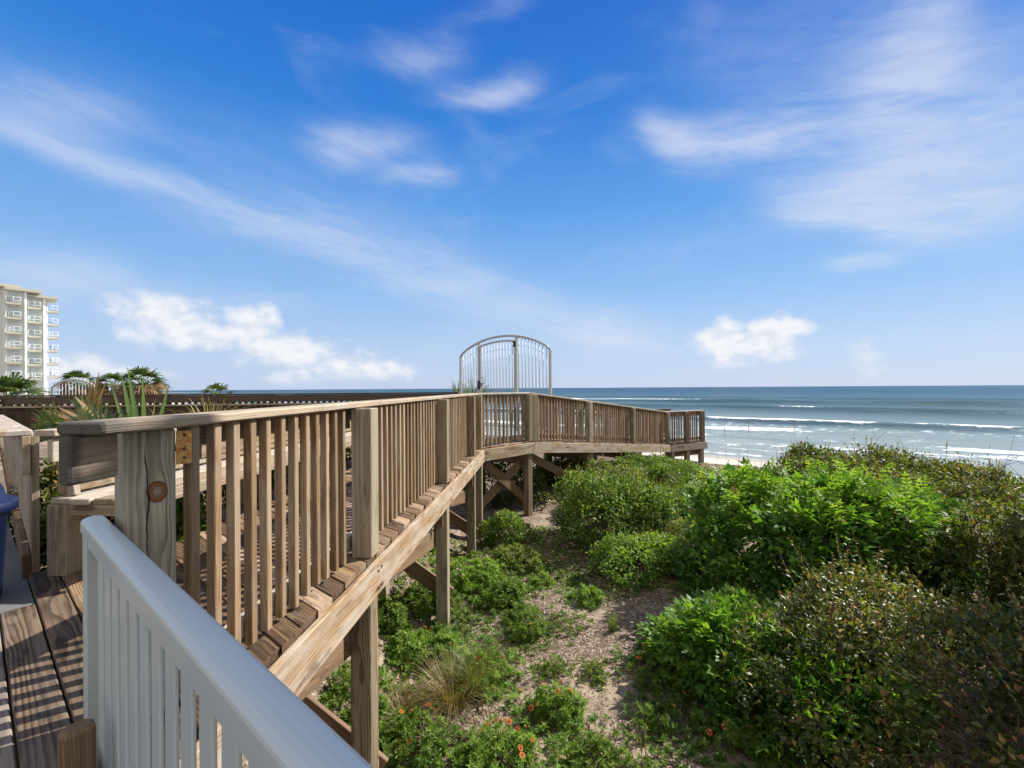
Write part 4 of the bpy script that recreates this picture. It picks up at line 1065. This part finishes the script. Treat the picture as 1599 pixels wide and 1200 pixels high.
CL = [((843, 915), .15, .14, .15, 90, .07, 'leaf_fresh', 0, 'small round green tuft alone on the sand'),
      ((917, 940), .19, .17, .2, 130, .07, 'leaf_fresh', 0, 'round green tuft with a dark shadow, larger of the sand pair'),
      ((900, 912), .11, .1, .12, 60, .06, 'leaf_mid', 0, 'tiny green tuft behind the larger round tuft'),
      ((822, 985), .42, .27, .2, 330, .07, 'leaf_mid', 3, 'spreading green plant on bare sand with a few orange blooms'),
      ((668, 1040), .42, .36, .34, 520, .075, 'leaf_fresh', 5, 'bright green flower mound close to the first support post'),
      ((760, 1062), .28, .26, .22, 260, .07, 'leaf_fresh', 4, 'green flower mound left of the bare mulch'),
      ((640, 1165), .30, .25, .24, 330, .065, 'leaf_mid', 8, 'dark green flower mound at the foot of the nearest post'),
      ((775, 1185), .30, .22, .2, 380, .06, 'leaf_fresh', 14, 'mound with most orange blooms at the bottom edge'),
      ((858, 1120), .24, .2, .22, 260, .065, 'leaf_fresh', 9, 'green mound with orange blooms standing alone on the mulch'),
      ((920, 1055), .13, .12, .1, 70, .06, 'leaf_vine', 0, 'small pale plant on mulch left of the shaded plants'),
      ((1010, 1050), .33, .25, .16, 230, .065, 'leaf_mid', 2, 'low green plants before the dark shrub'),
      ((1095, 1020), .3, .25, .2, 220, .07, 'leaf_mid', 3, 'low green plants touching the shaded shrub foot'),
      ((1050, 1130), .33, .25, .16, 260, .06, 'leaf_mid', 2, 'low dark green mat on the mulch at lower right'),
      ((940, 1200), .3, .2, .12, 220, .06, 'leaf_mid', 0, 'dark green mat at the bottom edge centre'),
      ((1140, 1165), .25, .2, .22, 200, .06, 'leaf_mid', 7, 'shaded stalky plant with dull orange blooms before the dark shrub'),
      ((600, 975), .3, .26, .22, 240, .07, 'leaf_mid', 0, 'dark green plant in shade left of the second support post'),
      ((545, 1110), .33, .3, .25, 260, .07, 'leaf_mid', 0, 'green plant under the boardwalk behind the nearest post'),
      ((860, 1050), .15, .12, .09, 80, .055, 'leaf_mid', 0, 'thin creeping plant in the middle of the mulch'),
      ((700, 955), .2, .15, .1, 90, .06, 'leaf_vine', 0, 'thin pale plants at the base of the second support post')]
for i, ((px, py), rx, ry, h, n, s, mt, fl_, lab) in enumerate(CL):
    x, y = gp(px, py); clump('wildflower_plant' if fl_ else 'low_plant', lab, 'plant', x, y, rx*1.05, ry*1.05, h, n, s*.92, M[mt], 200+i, fl_)
x, y = gp(705, 1095); tuft('muhly_grass', 'brown and green fine grass tuft beside the flower mounds', 'grass clump', x, y, 420, .16, .5, .005, 1.0, M['drygrass'], 80, droop=.6)
x, y = gp(745, 1075); tuft('muhly_grass', 'green fine grass tuft standing behind the brown one', 'grass clump', x, y, 380, .13, .5, .005, .8, M['grass'], 81, droop=.5)
x, y = gp(955, 985); tuft('muhly_grass', 'small upright green grass tuft on the mulch', 'grass clump', x, y, 90, .05, .28, .006, .3, M['grass'], 82)
x, y = gp(625, 1125); tuft('muhly_grass', 'brown flattened grass beside the nearest support post', 'grass clump', x, y, 260, .15, .36, .005, 1.3, M['drygrass'], 83, droop=.7)
for i, (px, py, lab) in enumerate(((800, 1010, 'sparse grass by the spreading plant'), (1060, 900, 'dry pale grass left of the feathery shrub'), (790, 850, 'grass at the sandy gap'), (1110, 860, 'pale dry grass at the shrub edge'))):
    x, y = gp(px, py); tuft('wild_grass', lab, 'grass clump', x, y, 160, .25, .25, .006, 1.0, M['drygrass'] if i % 2 else M['grass'], 90+i)

# seed stalk close to the bottom edge
def stalk(name, label, base, top, group=None, spike=.3, mat=None, cat='grass stalk'):
    t = thing(name, label, cat, tuple(base), group); mb = MB(); d = top-base
    pts = [base+d*s+V(.03, .02, 0)*math.sin(s*2.2)*np.linalg.norm(d) for s in np.linspace(0, 1, 7)]
    mb.tube(pts, [.004, .004, .0035, .003, .0025, .002, .0012], 4, cap=False); mb.build('stem', M['drygrass'], t)
    if spike:
        n = 40; s = rng.uniform(1-spike, 1, n); P_ = np.array([base+d*q+V(.03, .02, 0)*math.sin(q*2.2)*np.linalg.norm(d) for q in s])
        ax = unit(d)[None]*.9+rand_dirs(n)*.5
        v, tr, r = instances(leaf_t(.35), P_, frames(ax, rand_dirs(n)), rng.uniform(.02, .04, n)*(.5+np.linalg.norm(d)*.5), rng.uniform(.3, 1, n))
        tri_object('seed_head', v, tr, r, M['drygrass'], t)
    return t
x, y = gp(1003, 1215); z0 = float(gz(x, y)); stalk('grass_stalk', 'pale upright seed stalk at the bottom edge, thicker of two', V(x*.98, y*.98, z0), V(x*.98, y*.98, z0+.42), None, .75)
stalk('grass_stalk', 'thin bent green stalk at the bottom edge beside the thicker one', V(x, y, z0), V(x-.08, y, z0+.5), None, 0)
# sea oats against the water
for i, (px, py, Y_) in enumerate(((1130, 668, 13.5), (1122, 690, 12.8), (1152, 700, 13.2), (1168, 660, 12.5), (1192, 690, 12.9), (1208, 685, 13.4), (1240, 655, 12.6), (1243, 690, 12.9), (1332, 672, 10.8), (1352, 680, 10.4), (1425, 690, 10.2), (1450, 678, 9.9), (1478, 690, 9.6), (1380, 694, 10.6))):
    xx = (px-800)/700*Y_; zz = -(py-606.5+(px-800)*.0062)/700*Y_; b = V(xx+rng.uniform(-.15, .15), Y_, float(gz(xx, Y_)))
    stalk('sea_oat', 'thin sea oat stalk standing against the surf above the dune crest', b, V(xx, Y_, zz), 'sea oat stalks along the dune crest', .2 if i % 3 == 0 else .0, cat='sea oat')
# bare twiggy shrubs at the right edge
def bare(name, label, base, h, seed):
    t = thing(name, label, 'shrub', tuple(base)); r = np.random.default_rng(seed); mb = MB(); tips = []
    def grow(p, d, L_, rad, lv):
        q = p+d*L_; m_ = (p+q)/2+r.normal(size=3)*L_*.06; mb.tube([p, m_, q], [rad, rad*.8, rad*.6], 4, cap=False); tips.append(q)
        if lv:
            for k in range(r.integers(2, 4)):
                grow(p+d*L_*r.uniform(.4, 1), unit(d+r.normal(size=3)*.55+V(0, 0, .15)), L_*r.uniform(.5, .75), rad*.6, lv-1)
    for k in range(4): grow(base, unit(V(r.normal()*.35, r.normal()*.2, 1)), h*.5, .012, 3)
    mb.build('branches', M['greystem'], t)
    tp = np.array(tips)[r.integers(0, len(tips), 60)]
    v, tr, rr = instances(leaf_t(.5), tp, frames(rand_dirs(60), rand_dirs(60)), r.uniform(.03, .06, 60), r.uniform(.3, 1, 60))
    tri_object('leaves', v, tr, rr, M['leaf_olive'], t)
bare('bare_shrub', 'nearly leafless twiggy shrub at the right edge above the olive bushes', V(6.55, 5.9, -2.6), 2.0, 3)
bare('bare_shrub', 'twiggy shrub with few leaves left of the leafless one', V(6.5, 7.9, -2.5), 1.75, 4)

# yucca, palmetto and dead fronds behind the bench
def sword(mb_parts, base, tip, w, rn, bend=.0):
    d = tip-base; L_ = np.linalg.norm(d); sd = unit(np.cross(d, (.2, 1, .1)))*w; vs = []; ts = []; seg = 8
    nb = unit(np.cross(sd, d))
    for k in range(seg+1):
        s = k/seg; p = base+d*s+V(0, 0, -bend*L_*s*s); wd = (min(1, .55+1.2*s)*(1-s**2.4)+.01)*.5
        vs += [p-sd*wd+nb*w*.18*wd*2, p, p+sd*wd+nb*w*.18*wd*2]
    for k in range(seg):
        o = 3*k
        for a in (0, 1): ts += [(o+a, o+a+1, o+a+4), (o+a, o+a+4, o+a+3)]
    mb_parts.append((np.array(vs), np.array(ts), np.full(len(vs), rn)))
def at(px, py, Y_):
    return V((px-800)/700*Y_, Y_, -(py-606.5+(px-800)*.0062)/700*Y_)
parts = []
for (px, py, bx_, w, rn) in ((171, 588, 205, 0.098, .5), (190, 583, 212, 0.111, .4), (199, 571, 219, 0.111, .35), (223, 586, 224, 0.091, .45), (266, 595, 232, 0.078, .2), (178, 612, 205, .05, .75), (243, 622, 230, .05, .8)):
    sword(parts, at(bx_, 712, 5.9), at(px, py, 5.9+rng.uniform(-.2, .2)), w, rn)
yb = at(217, 712, 5.9); yb[2] = float(gz(yb[0], yb[1]))
t = thing('yucca', 'grey green yucca with stiff upright sword leaves behind the bench', 'yucca', tuple(yb)); v, tr, r = merge(parts); tri_object('leaves', v, tr, r, M['yucca'], t)
mb = MB(); mb.tube([yb-V(0, 0, .1), yb+V(0, 0, .75)], [.06, .05], 8); mb.build('trunk', M['stem'], t)
def fan(parts, hub, d, nrm, R, n, rn, spread=1.9, droop=.25, w=.05):
    d = unit(d); nrm = unit(nrm-d*np.dot(nrm, d)); s = np.cross(d, nrm)
    for k in range(n):
        a = (k/(n-1)-.5)*2*spread; dd = d*math.cos(a)+s*math.sin(a); L_ = R*(1-.22*(abs(a)/spread)**2)*rng.uniform(.7, 1.1)
        vs = []; ts = []
        side = unit(np.cross(dd, nrm)); o = 0
        for q in range(5):
            u = q/4; p = hub+dd*L_*u-V(0, 0, 1)*droop*L_*u*u*u+nrm*.02; wd = w*R*(.25+1.0*u)*(1-u**2.2)+.002
            vs += [p-side*wd, p+side*wd]
        for q in range(4): o = 2*q; ts += [(o, o+1, o+3), (o, o+3, o+2)]
        parts.append((np.array(vs), np.array(ts), np.full(len(vs), np.clip(rn+rng.uniform(-.2, .2), 0, 1))))
def palm(name, label, base, zt, R, nf, nd, seed, n=12, trunk_r=.16, group=None):
    """fan palm: trunk, green crown of fans, skirt of dead fans"""
    t = thing(name, label, 'palm', tuple(base), group); top = V(base[0], base[1], zt-R*.72)
    mb = MB(); mb.tube([base-V(0, 0, .2), (base+top)/2+V(.05, 0, 0), top], [trunk_r*1.1, trunk_r, trunk_r*.9], 10); mb.build('trunk', M['stem'], t)
    gp_, dp_ = [], []; st = MB()
    r = np.random.default_rng(seed)
    for k in range(nf):
        az = k*2.4+r.uniform(-.3, .3); el = 1.35-1.35*(k/nf)**1.0+r.uniform(-.1, .1)
        d = V(math.cos(az)*math.cos(el), math.sin(az)*math.cos(el), math.sin(el)); hub = top+d*R*.48
        st.tube([top, hub], [.018*R, .012*R], 4, cap=False)
        fan(gp_, hub, d, V(0, 0, 1)+d*.2+r.normal(size=3)*.25, R*.62, n, r.uniform(.1, .9), 1.25, .45, .075)
    for k in range(nd):
        az = k*2.4+.7; el = .25-r.uniform(0, 1.1); d = V(math.cos(az)*math.cos(el), math.sin(az)*math.cos(el), math.sin(el)); hub = top+d*R*.42
        fan(dp_, hub, d, V(0, 0, 1)+r.normal(size=3)*.6, R*.58, n-3, r.uniform(.1, .8), .9, .6, .08)
    v, tr, rr = merge(gp_); tri_object('fronds', v, tr, rr, M['frond'], t); st.build('frond_stalks', M['leaf_mid'], t)
    if dp_:
        v, tr, rr = merge(dp_); tri_object('dead_fronds', v, tr, rr, M['deadfrond'], t)
    return t
palm('palm_tree', 'fan palm with brown skirt, right one of the close pair', V(-20.6, 25.0, -5), 1.24, 1.35, 17, 40, 1)
palm('palm_tree', 'fan palm with brown skirt, left one of the close pair', V(-22.7, 25.6, -5), 1.02, 1.15, 13, 36, 2)
palm('palm_tree', 'dark fan palm just right of the apartment block', V(-29.5, 30.5, -5), 1.38, 1.3, 14, 34, 3)
palm('palm_tree', 'low fan palm on its own right of the close pair', V(-17.3, 26.4, -5), .38, 1.05, 13, 30, 4)
palm('palmetto', 'green palmetto fan leaves in front of the apartment block', V(-18.6, 16.6, -2.2), .55, 1.4, 20, 8, 5, trunk_r=.1)
# palmetto with slanting fronds behind the bench
pb = at(120, 690, 5.2); pbz = float(gz(pb[0], pb[1])); t = thing('palmetto', 'palmetto with green and orange dying fronds slanting behind the bench', 'palmetto', (pb[0], pb[1], pbz))
G_, Dd = [], []
FR_ = [(165, 690, 95, 618, 5.0, .66, 'd', .28), (150, 690, 62, 622, 5.3, .62, 'd', .3), (165, 685, 128, 606, 5.5, .62, 'd', .2), (120, 690, 50, 640, 5.4, .5, 'd', .35), (135, 680, 150, 596, 5.6, .6, 'd', .16),
       (118, 690, 182, 636, 5.1, .55, 'g', .4), (150, 692, 205, 650, 5.0, .5, 'g', .35), (105, 690, 60, 652, 5.1, .5, 'g', .4), (125, 680, 160, 632, 5.4, .5, 'g', .3), (80, 690, 45, 668, 4.9, .4, 'g', .45), (170, 695, 118, 650, 4.9, .5, 'g', .4), (140, 690, 100, 600, 5.7, .6, 'd', .15), (190, 690, 225, 655, 5.3, .4, 'd', .4), (130, 690, 75, 606, 5.6, .68, 'd', .14), (150, 690, 112, 600, 5.7, .66, 'g', .14), (110, 690, 45, 618, 5.5, .6, 'd', .2), (160, 690, 140, 610, 5.4, .6, 'd', .18), (90, 690, 52, 610, 5.8, .62, 'g', .18), (140, 695, 178, 618, 5.5, .6, 'g', .22), (165, 695, 200, 630, 5.6, .55, 'g', .3)]
for (hx, hy, tx, ty, Y_, R, col, spd) in FR_:
    h_ = at(hx, hy, Y_); q = at(tx, ty, Y_+rng.uniform(-.2, .3))
    for j in range(2):
        fan(G_ if col == 'g' else Dd, h_+rng.normal(size=3)*.03, q-h_+rng.normal(size=3)*.05+V(0, 0, .06), V(.1, -1, .35)+rng.normal(size=3)*.3, R*rng.uniform(.95, 1.35), 8, .25+.5*j, spd+.1, rng.uniform(.05, .35), .045)
v, tr, r = merge(G_); tri_object('fronds', v, tr, r, M['frond'], t); v, tr, r = merge(Dd); tri_object('dead_fronds', v, tr, r, M['deadfrond'], t)
mb = MB(); mb.tube([V(pb[0], pb[1], pbz-.1), at(120, 690, 5.2)], [.07, .06], 8); mb.build('trunk', M['stem'], t)
b = at(330, 668, 6.4); tuft('dry_grass', 'dry straw coloured grass tuft behind the bench', 'grass clump', b[0], b[1], 46, .22, .85, .018, .9, M['drygrass'], 70, droop=.6, z=-.62)
b = at(265, 668, 6.2); tuft('dry_grass', 'thin dry curling grass right of the yucca', 'grass clump', b[0], b[1], 26, .2, .5, .012, 1.2, M['drygrass'], 71, droop=.9, z=-.55)
# yuccas at the foot of the gate
for i, (px, Y_, h, lab) in enumerate(((738, 13.2, .62, 'pale spiky yucca behind the left post of the arched gate'), (714, 13.6, .42, 'dark low yucca left of the arched gate'), (752, 12.9, .34, 'small dark spiky plant at the gate latch'))):
    parts = []; b = at(px, 612, Y_); b[2] = -.35
    for k in range(22):
        a = rng.uniform(0, PI*2); e = rng.uniform(.45, 1.4); sword(parts, b, b+V(math.cos(a)*math.cos(e), math.sin(a)*math.cos(e), math.sin(e))*(h+.2)*rng.uniform(.8, 1.1), .035, rng.uniform(.1, .9))
    g0 = V(b[0], b[1], float(gz(b[0], b[1]))); t = thing('yucca', lab, 'yucca', tuple(g0)); v, tr, r = merge(parts); tri_object('leaves', v, tr, r, M['yucca'] if i == 0 else M['frond'], t)
    mb = MB(); mb.tube([g0, b+V(0, 0, .02)], [.06, .05], 8); mb.build('trunk', M['stem'], t)
# small wind-bent tree beside the palms
bare('windbent_tree', 'small dark windbent tree left of the palm pair', V(-25.5, 27.5, -4.5), 5.2, 9)
bush('rounded_shrub', 'dark green shrub between the bench end and the grey picket railing', 'shrub', (-3.42, 3.62), .5, .5, -.62, 'oval', 700, .07, M['leaf_dark'], 6, 41)
bush('rounded_shrub', 'dark green shrub farther along the grey picket railing', 'shrub', (-4.3, 4.7), .7, .6, -.55, 'oval', 700, .08, M['leaf_dark'], 6, 42)
# plants in the gap under the bench
parts = []
bush('rounded_shrub', 'dark green plant seen under the bench behind its first leg', 'plant', (-2.95, 3.6), .5, .45, -.85, 'oval', 420, .09, M['leaf_mid'], 6, 21)
bush('rounded_shrub', 'dark green shrub behind the middle of the bench', 'shrub', (-3.4, 5.2), .8, .9, -.55, 'oval', 700, .09, M['leaf_dark'], 6, 22)
bush('rounded_shrub', 'dark green shrub behind the far end of the bench', 'shrub', (-3.2, 7.6), .8, .9, -.6, 'oval', 700, .09, M['leaf_dark'], 6, 23)

# mulch, dry leaves and twigs on the sand; creeping green between the mounds
n = 46000
px_ = rng.uniform(-1.5, 4.6, n); py_ = rng.uniform(2.6, 9.5, n)
dens = .45*vnoise(px_, py_, .9, 51)+.35*vnoise(px_, py_, .3, 52)+.2*smooth(-.2, .8, px_)
k = rng.random(n) < smooth(.22, .56, dens); px_, py_ = px_[k], py_[k]; n = len(px_)
ax = rand_dirs(n)*V(1, 1, .25); up = V(0, 0, 1)+rand_dirs(n)*.35
v, tr, r = instances(leaf_t(.3, .05, .05), np.stack([px_, py_, gz(px_, py_)+.004], 1), frames(ax, up), rng.uniform(.012, .05, n), rng.beta(1.3, 1.3, n))
o = tri_object('leaf_litter', v, tr, r, M['litter']); tag(o, 'dry mulch and fallen leaves strewn over the sand', 'leaf litter', None, 'stuff')
n = 16000
px_ = rng.uniform(-1.6, 4.2, n); py_ = rng.uniform(2.8, 9.0, n)
dens = .6*vnoise(px_, py_, 1.1, 61)+.4*vnoise(px_, py_, .35, 62)
k = rng.random(n) < smooth(.5, .72, dens)*.85; px_, py_ = px_[k], py_[k]; n = len(px_)
zax = V(0, 0, 1)+rand_dirs(n)*.3; zax /= np.linalg.norm(zax, axis=1, keepdims=True); s_ = np.cross(zax, rand_dirs(n)); s_ /= np.linalg.norm(s_, axis=1, keepdims=True)
v, tr, r = instances(rosette_t(7, .34, .2, 1.1, 5), np.stack([px_, py_, gz(px_, py_)], 1), np.stack([s_, np.cross(zax, s_), zax], 2), rng.uniform(.025, .075, n), rng.beta(2, 2, n))
o = tri_object('ground_cover', v, tr, r, M['leaf_mid']); tag(o, 'sparse creeping green seedlings scattered over the mulch', 'ground cover', None, 'stuff')
x, y = gp(1010, 982); t = thing('driftwood_stick', 'grey stick lying on the mulch behind the small upright grass', 'stick', (x, y, float(gz(x, y))))
mb = MB(); mb.tube([V(x-.18, y, float(gz(x-.18, y))+.012), V(x, y+.02, float(gz(x, y))+.025), V(x+.17, y-.02, float(gz(x+.17, y))+.012)], [.012, .014, .009], 7); mb.build('wood', M['greystem'], t)

# ------------------------------------------------------------------ sky
w = bpy.data.worlds.new('World'); sc.world = w; w.use_nodes = True
t = NT(w.node_tree)
sky = t.node('ShaderNodeTexSky', sky_type='NISHITA'); sky.sun_disc = False
sky.sun_elevation = math.radians(41); sky.sun_rotation = math.atan2(.853, .522)
sky.altitude = 0; sky.air_density = 1.0; sky.dust_density = .35; sky.ozone_density = 2.2
dv = t.node('ShaderNodeTexCoord').outputs['Generated']; dx, dy, dz = t.sep(dv)
az = t.m('ARCTAN2', dx, dy); el = t.m('ARCSINE', dz)
def az_el(px, py):
    a = math.atan((px-800)/700); return a, math.atan((606.5-(px-800)*.0062-py)/700*math.cos(a))
wn = t.node('ShaderNodeTexNoise'); t.put(wn.inputs['Vector'], t.comb(az, t.m('MULTIPLY', el, 1.6), 0)); wn.inputs['Scale'].default_value = 3.2; wn.inputs['Detail'].default_value = 4
wv = t.vm('SUBTRACT', wn.outputs['Color'], (.5, .5, .5)); wx, wy, wz = t.sep(wv)
U = t.m('ADD', az, t.m('MULTIPLY', wx, .16)); Vv = t.m('ADD', el, t.m('MULTIPLY', wy, .10))
def stroke(x0, y0, x1, y1, wid, s):
    a, b = az_el(x0, y0), az_el(x1, y1); cu, cv = (a[0]+b[0])/2, (a[1]+b[1])/2
    du_, dv_ = b[0]-a[0], b[1]-a[1]; L_ = math.hypot(du_, dv_)/2; c, s_ = du_/2/L_, dv_/2/L_; W_ = wid/850
    du = t.m('SUBTRACT', U, cu); dvv = t.m('SUBTRACT', Vv, cv)
    p = t.m('DIVIDE', t.m('ADD', t.m('MULTIPLY', du, c), t.m('MULTIPLY', dvv, s_)), L_*.85)
    q = t.m('DIVIDE', t.m('SUBTRACT', t.m('MULTIPLY', dvv, c), t.m('MULTIPLY', du, s_)), W_)
    e = t.m('ADD', t.m('POWER', t.m('ABSOLUTE', p), 2.6), t.m('POWER', q, 2))
    return t.m('MULTIPLY', t.m('EXPONENT', t.m('MULTIPLY', e, -1)), s)
STK = [(-60, 170, 330, 310, 21, .58), (230, 290, 620, 420, 30, .42), (520, 390, 860, 490, 44, .52), (780, 480, 1060, 530, 34, .42),
       (-50, 130, 230, 180, 34, .38), (150, 250, 620, 330, 75, .12), (400, 300, 800, 440, 60, .12),
       (690, 133, 850, 132, 17, .75), (490, 222, 660, 218, 24, .62), (590, 268, 710, 286, 18, .50), (580, 75, 730, 62, 18, .35),
       (-80, 420, 220, 440, 26, .45), (150, 465, 500, 470, 14, .22),
       (985, 180, 1120, 226, 24, .8), (1060, 218, 1340, 178, 34, .78), (1300, 165, 1530, 60, 60, .55), (1350, 90, 1480, 110, 60, .40), (1050, 70, 1500, 40, 60, .14),
       (1200, 300, 1660, 200, 44, .75), (1330, 270, 1700, 250, 50, .3), (1230, 312, 1660, 332, 24, .8), (1340, 345, 1560, 368, 26, .6), (1280, 405, 1430, 405, 11, .5), (1330, 200, 1700, 120, 60, .3),
       (880, 520, 1050, 520, 18, .3)]
tot = None
for s in STK:
    g_ = stroke(*s); tot = g_ if tot is None else t.m('ADD', tot, g_)
wsp = t.noise(t.comb(t.m('ADD', t.m('MULTIPLY', az, 5), t.m('MULTIPLY', el, 4)), t.m('SUBTRACT', t.m('MULTIPLY', el, 24), t.m('MULTIPLY', az, -3.5)), 0), 1.0, 6, .58, .6)
wsp3 = t.noise(t.comb(t.m('ADD', t.m('MULTIPLY', az, 13), t.m('MULTIPLY', el, 9)), t.m('SUBTRACT', t.m('MULTIPLY', el, 46), t.m('MULTIPLY', az, -6)), 1.7), 1.0, 7, .62, 1.1)
wsp2 = t.noise(t.comb(t.m('MULTIPLY', az, 4), t.m('MULTIPLY', el, 9), 3.0), 1.0, 5, .55, .4)
cir = t.m('MULTIPLY', tot, t.m('ADD', .34, t.m('MULTIPLY', t.m('ADD', t.m('MULTIPLY', t.ss(wsp, .3, .7), .62), t.m('MULTIPLY', t.ss(wsp3, .28, .74), .34)), 1.0)))
cir = t.m('ADD', cir, t.m('MULTIPLY', t.ss(wsp2, .5, .85), .16), clamp=True)
cir = t.m('SUBTRACT', 1, t.m('EXPONENT', t.m('MULTIPLY', cir, -1.35)))
# fair-weather heaps low over the horizon
def puff(px, py, rx, ry, s=1.0):
    u, v_ = az_el(px, py); e = t.m('ADD', t.m('POWER', t.m('DIVIDE', t.m('SUBTRACT', az, u), rx/780), 2), t.m('POWER', t.m('DIVIDE', t.m('SUBTRACT', el, v_), ry/780), 2))
    return t.m('MULTIPLY', t.m('EXPONENT', t.m('MULTIPLY', e, -1)), s)
PF = [(265, 503, 84, 46), (320, 530, 62, 28), (395, 510, 54, 44), (450, 548, 100, 40), (560, 576, 105, 30), (460, 590, 55, 20), (110, 585, 55, 36), (200, 590, 60, 18), (1130, 528, 62, 36), (1200, 530, 60, 44), (1235, 512, 38, 22), (1150, 565, 80, 22, .7), (1356, 558, 34, 34, .7), (20, 570, 60, 30)]
cm = None
for s in PF:
    g_ = puff(*s); cm = g_ if cm is None else t.m('MAXIMUM', cm, g_)
cn = t.noise(t.comb(t.m('MULTIPLY', az, 1.0), t.m('MULTIPLY', el, 1.25), .4), 17, 8, .56)
cf = t.ss(t.m('ADD', cm, t.m('MULTIPLY', t.m('SUBTRACT', cn, .47), 1.25)), .40, 1.0)
cn2 = t.noise(t.comb(t.m('ADD', az, .012), t.m('MULTIPLY', t.m('ADD', el, .014), 1.25), .4), 17, 5, .56)
shd = t.ss(t.m('SUBTRACT', cn, cn2), -.15, .08)
cf = t.m('MULTIPLY', cf, t.ss(el, .0, .05, .25, .95))
EX = 5.5
rmp = t.ramp(t.m('DIVIDE', el, PI/2, clamp=True), [(0, (.52, .63, .86)), (.05, (.47, .62, .87)), (.13, (.27, .51, .87)), (.24, (.105, .345, .81)), (.345, (.024, .212, .70)), (.46, (.007, .14, .61)), (.62, (.09, .22, .6)), (.8, (.34, .43, .64)), (1, (.42, .5, .66))])  # paler stops overhead, out of view, added to lift light on top faces
base = t.mix(.92, sky.outputs[0], t.vm('SCALE', rmp, EX))
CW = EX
c = t.mix(t.m('MULTIPLY', cir, .86), base, (CW*.76, CW*.81, CW*.93))
c = t.mix(cf, c, t.mix(shd, (CW*.76, CW*.81, CW*.91), (CW*.93, CW*.94, CW*.97)))
# bright broken cloud added behind the eye to light faces turned towards it
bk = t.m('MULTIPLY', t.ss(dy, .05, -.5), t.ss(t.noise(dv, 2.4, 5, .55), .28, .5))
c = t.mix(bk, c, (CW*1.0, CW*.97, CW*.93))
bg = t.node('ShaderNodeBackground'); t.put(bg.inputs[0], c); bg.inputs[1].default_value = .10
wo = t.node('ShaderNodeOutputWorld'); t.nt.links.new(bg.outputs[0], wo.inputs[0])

sl = bpy.data.lights.new('sun', 'SUN'); sl.energy = 5.0; sl.angle = math.radians(.5); sl.color = (1.0, .955, .88)
so = bpy.data.objects.new('sun', sl); COL.objects.link(so); so.rotation_euler = Vector(SUN).to_track_quat('Z', 'Y').to_euler()

# ------------------------------------------------------------------ camera
cd = bpy.data.cameras.new('camera'); cam = bpy.data.objects.new('camera', cd); COL.objects.link(cam)
cd.sensor_width = 36; cd.lens = 700/1599*36; cd.shift_y = .0041; cd.clip_start = .05; cd.clip_end = 60000
cam.rotation_euler = (Matrix.Rotation(math.radians(.36), 4, 'Y') @ Matrix.Rotation(math.radians(90), 4, 'X')).to_euler()
sc.camera = cam
sc.view_settings.view_transform = 'Standard'; sc.view_settings.look = 'None'; sc.view_settings.exposure = .85; sc.view_settings.gamma = 1
sc.render.engine = 'CYCLES'
sc.cycles.max_bounces = 8; sc.cycles.transparent_max_bounces = 8
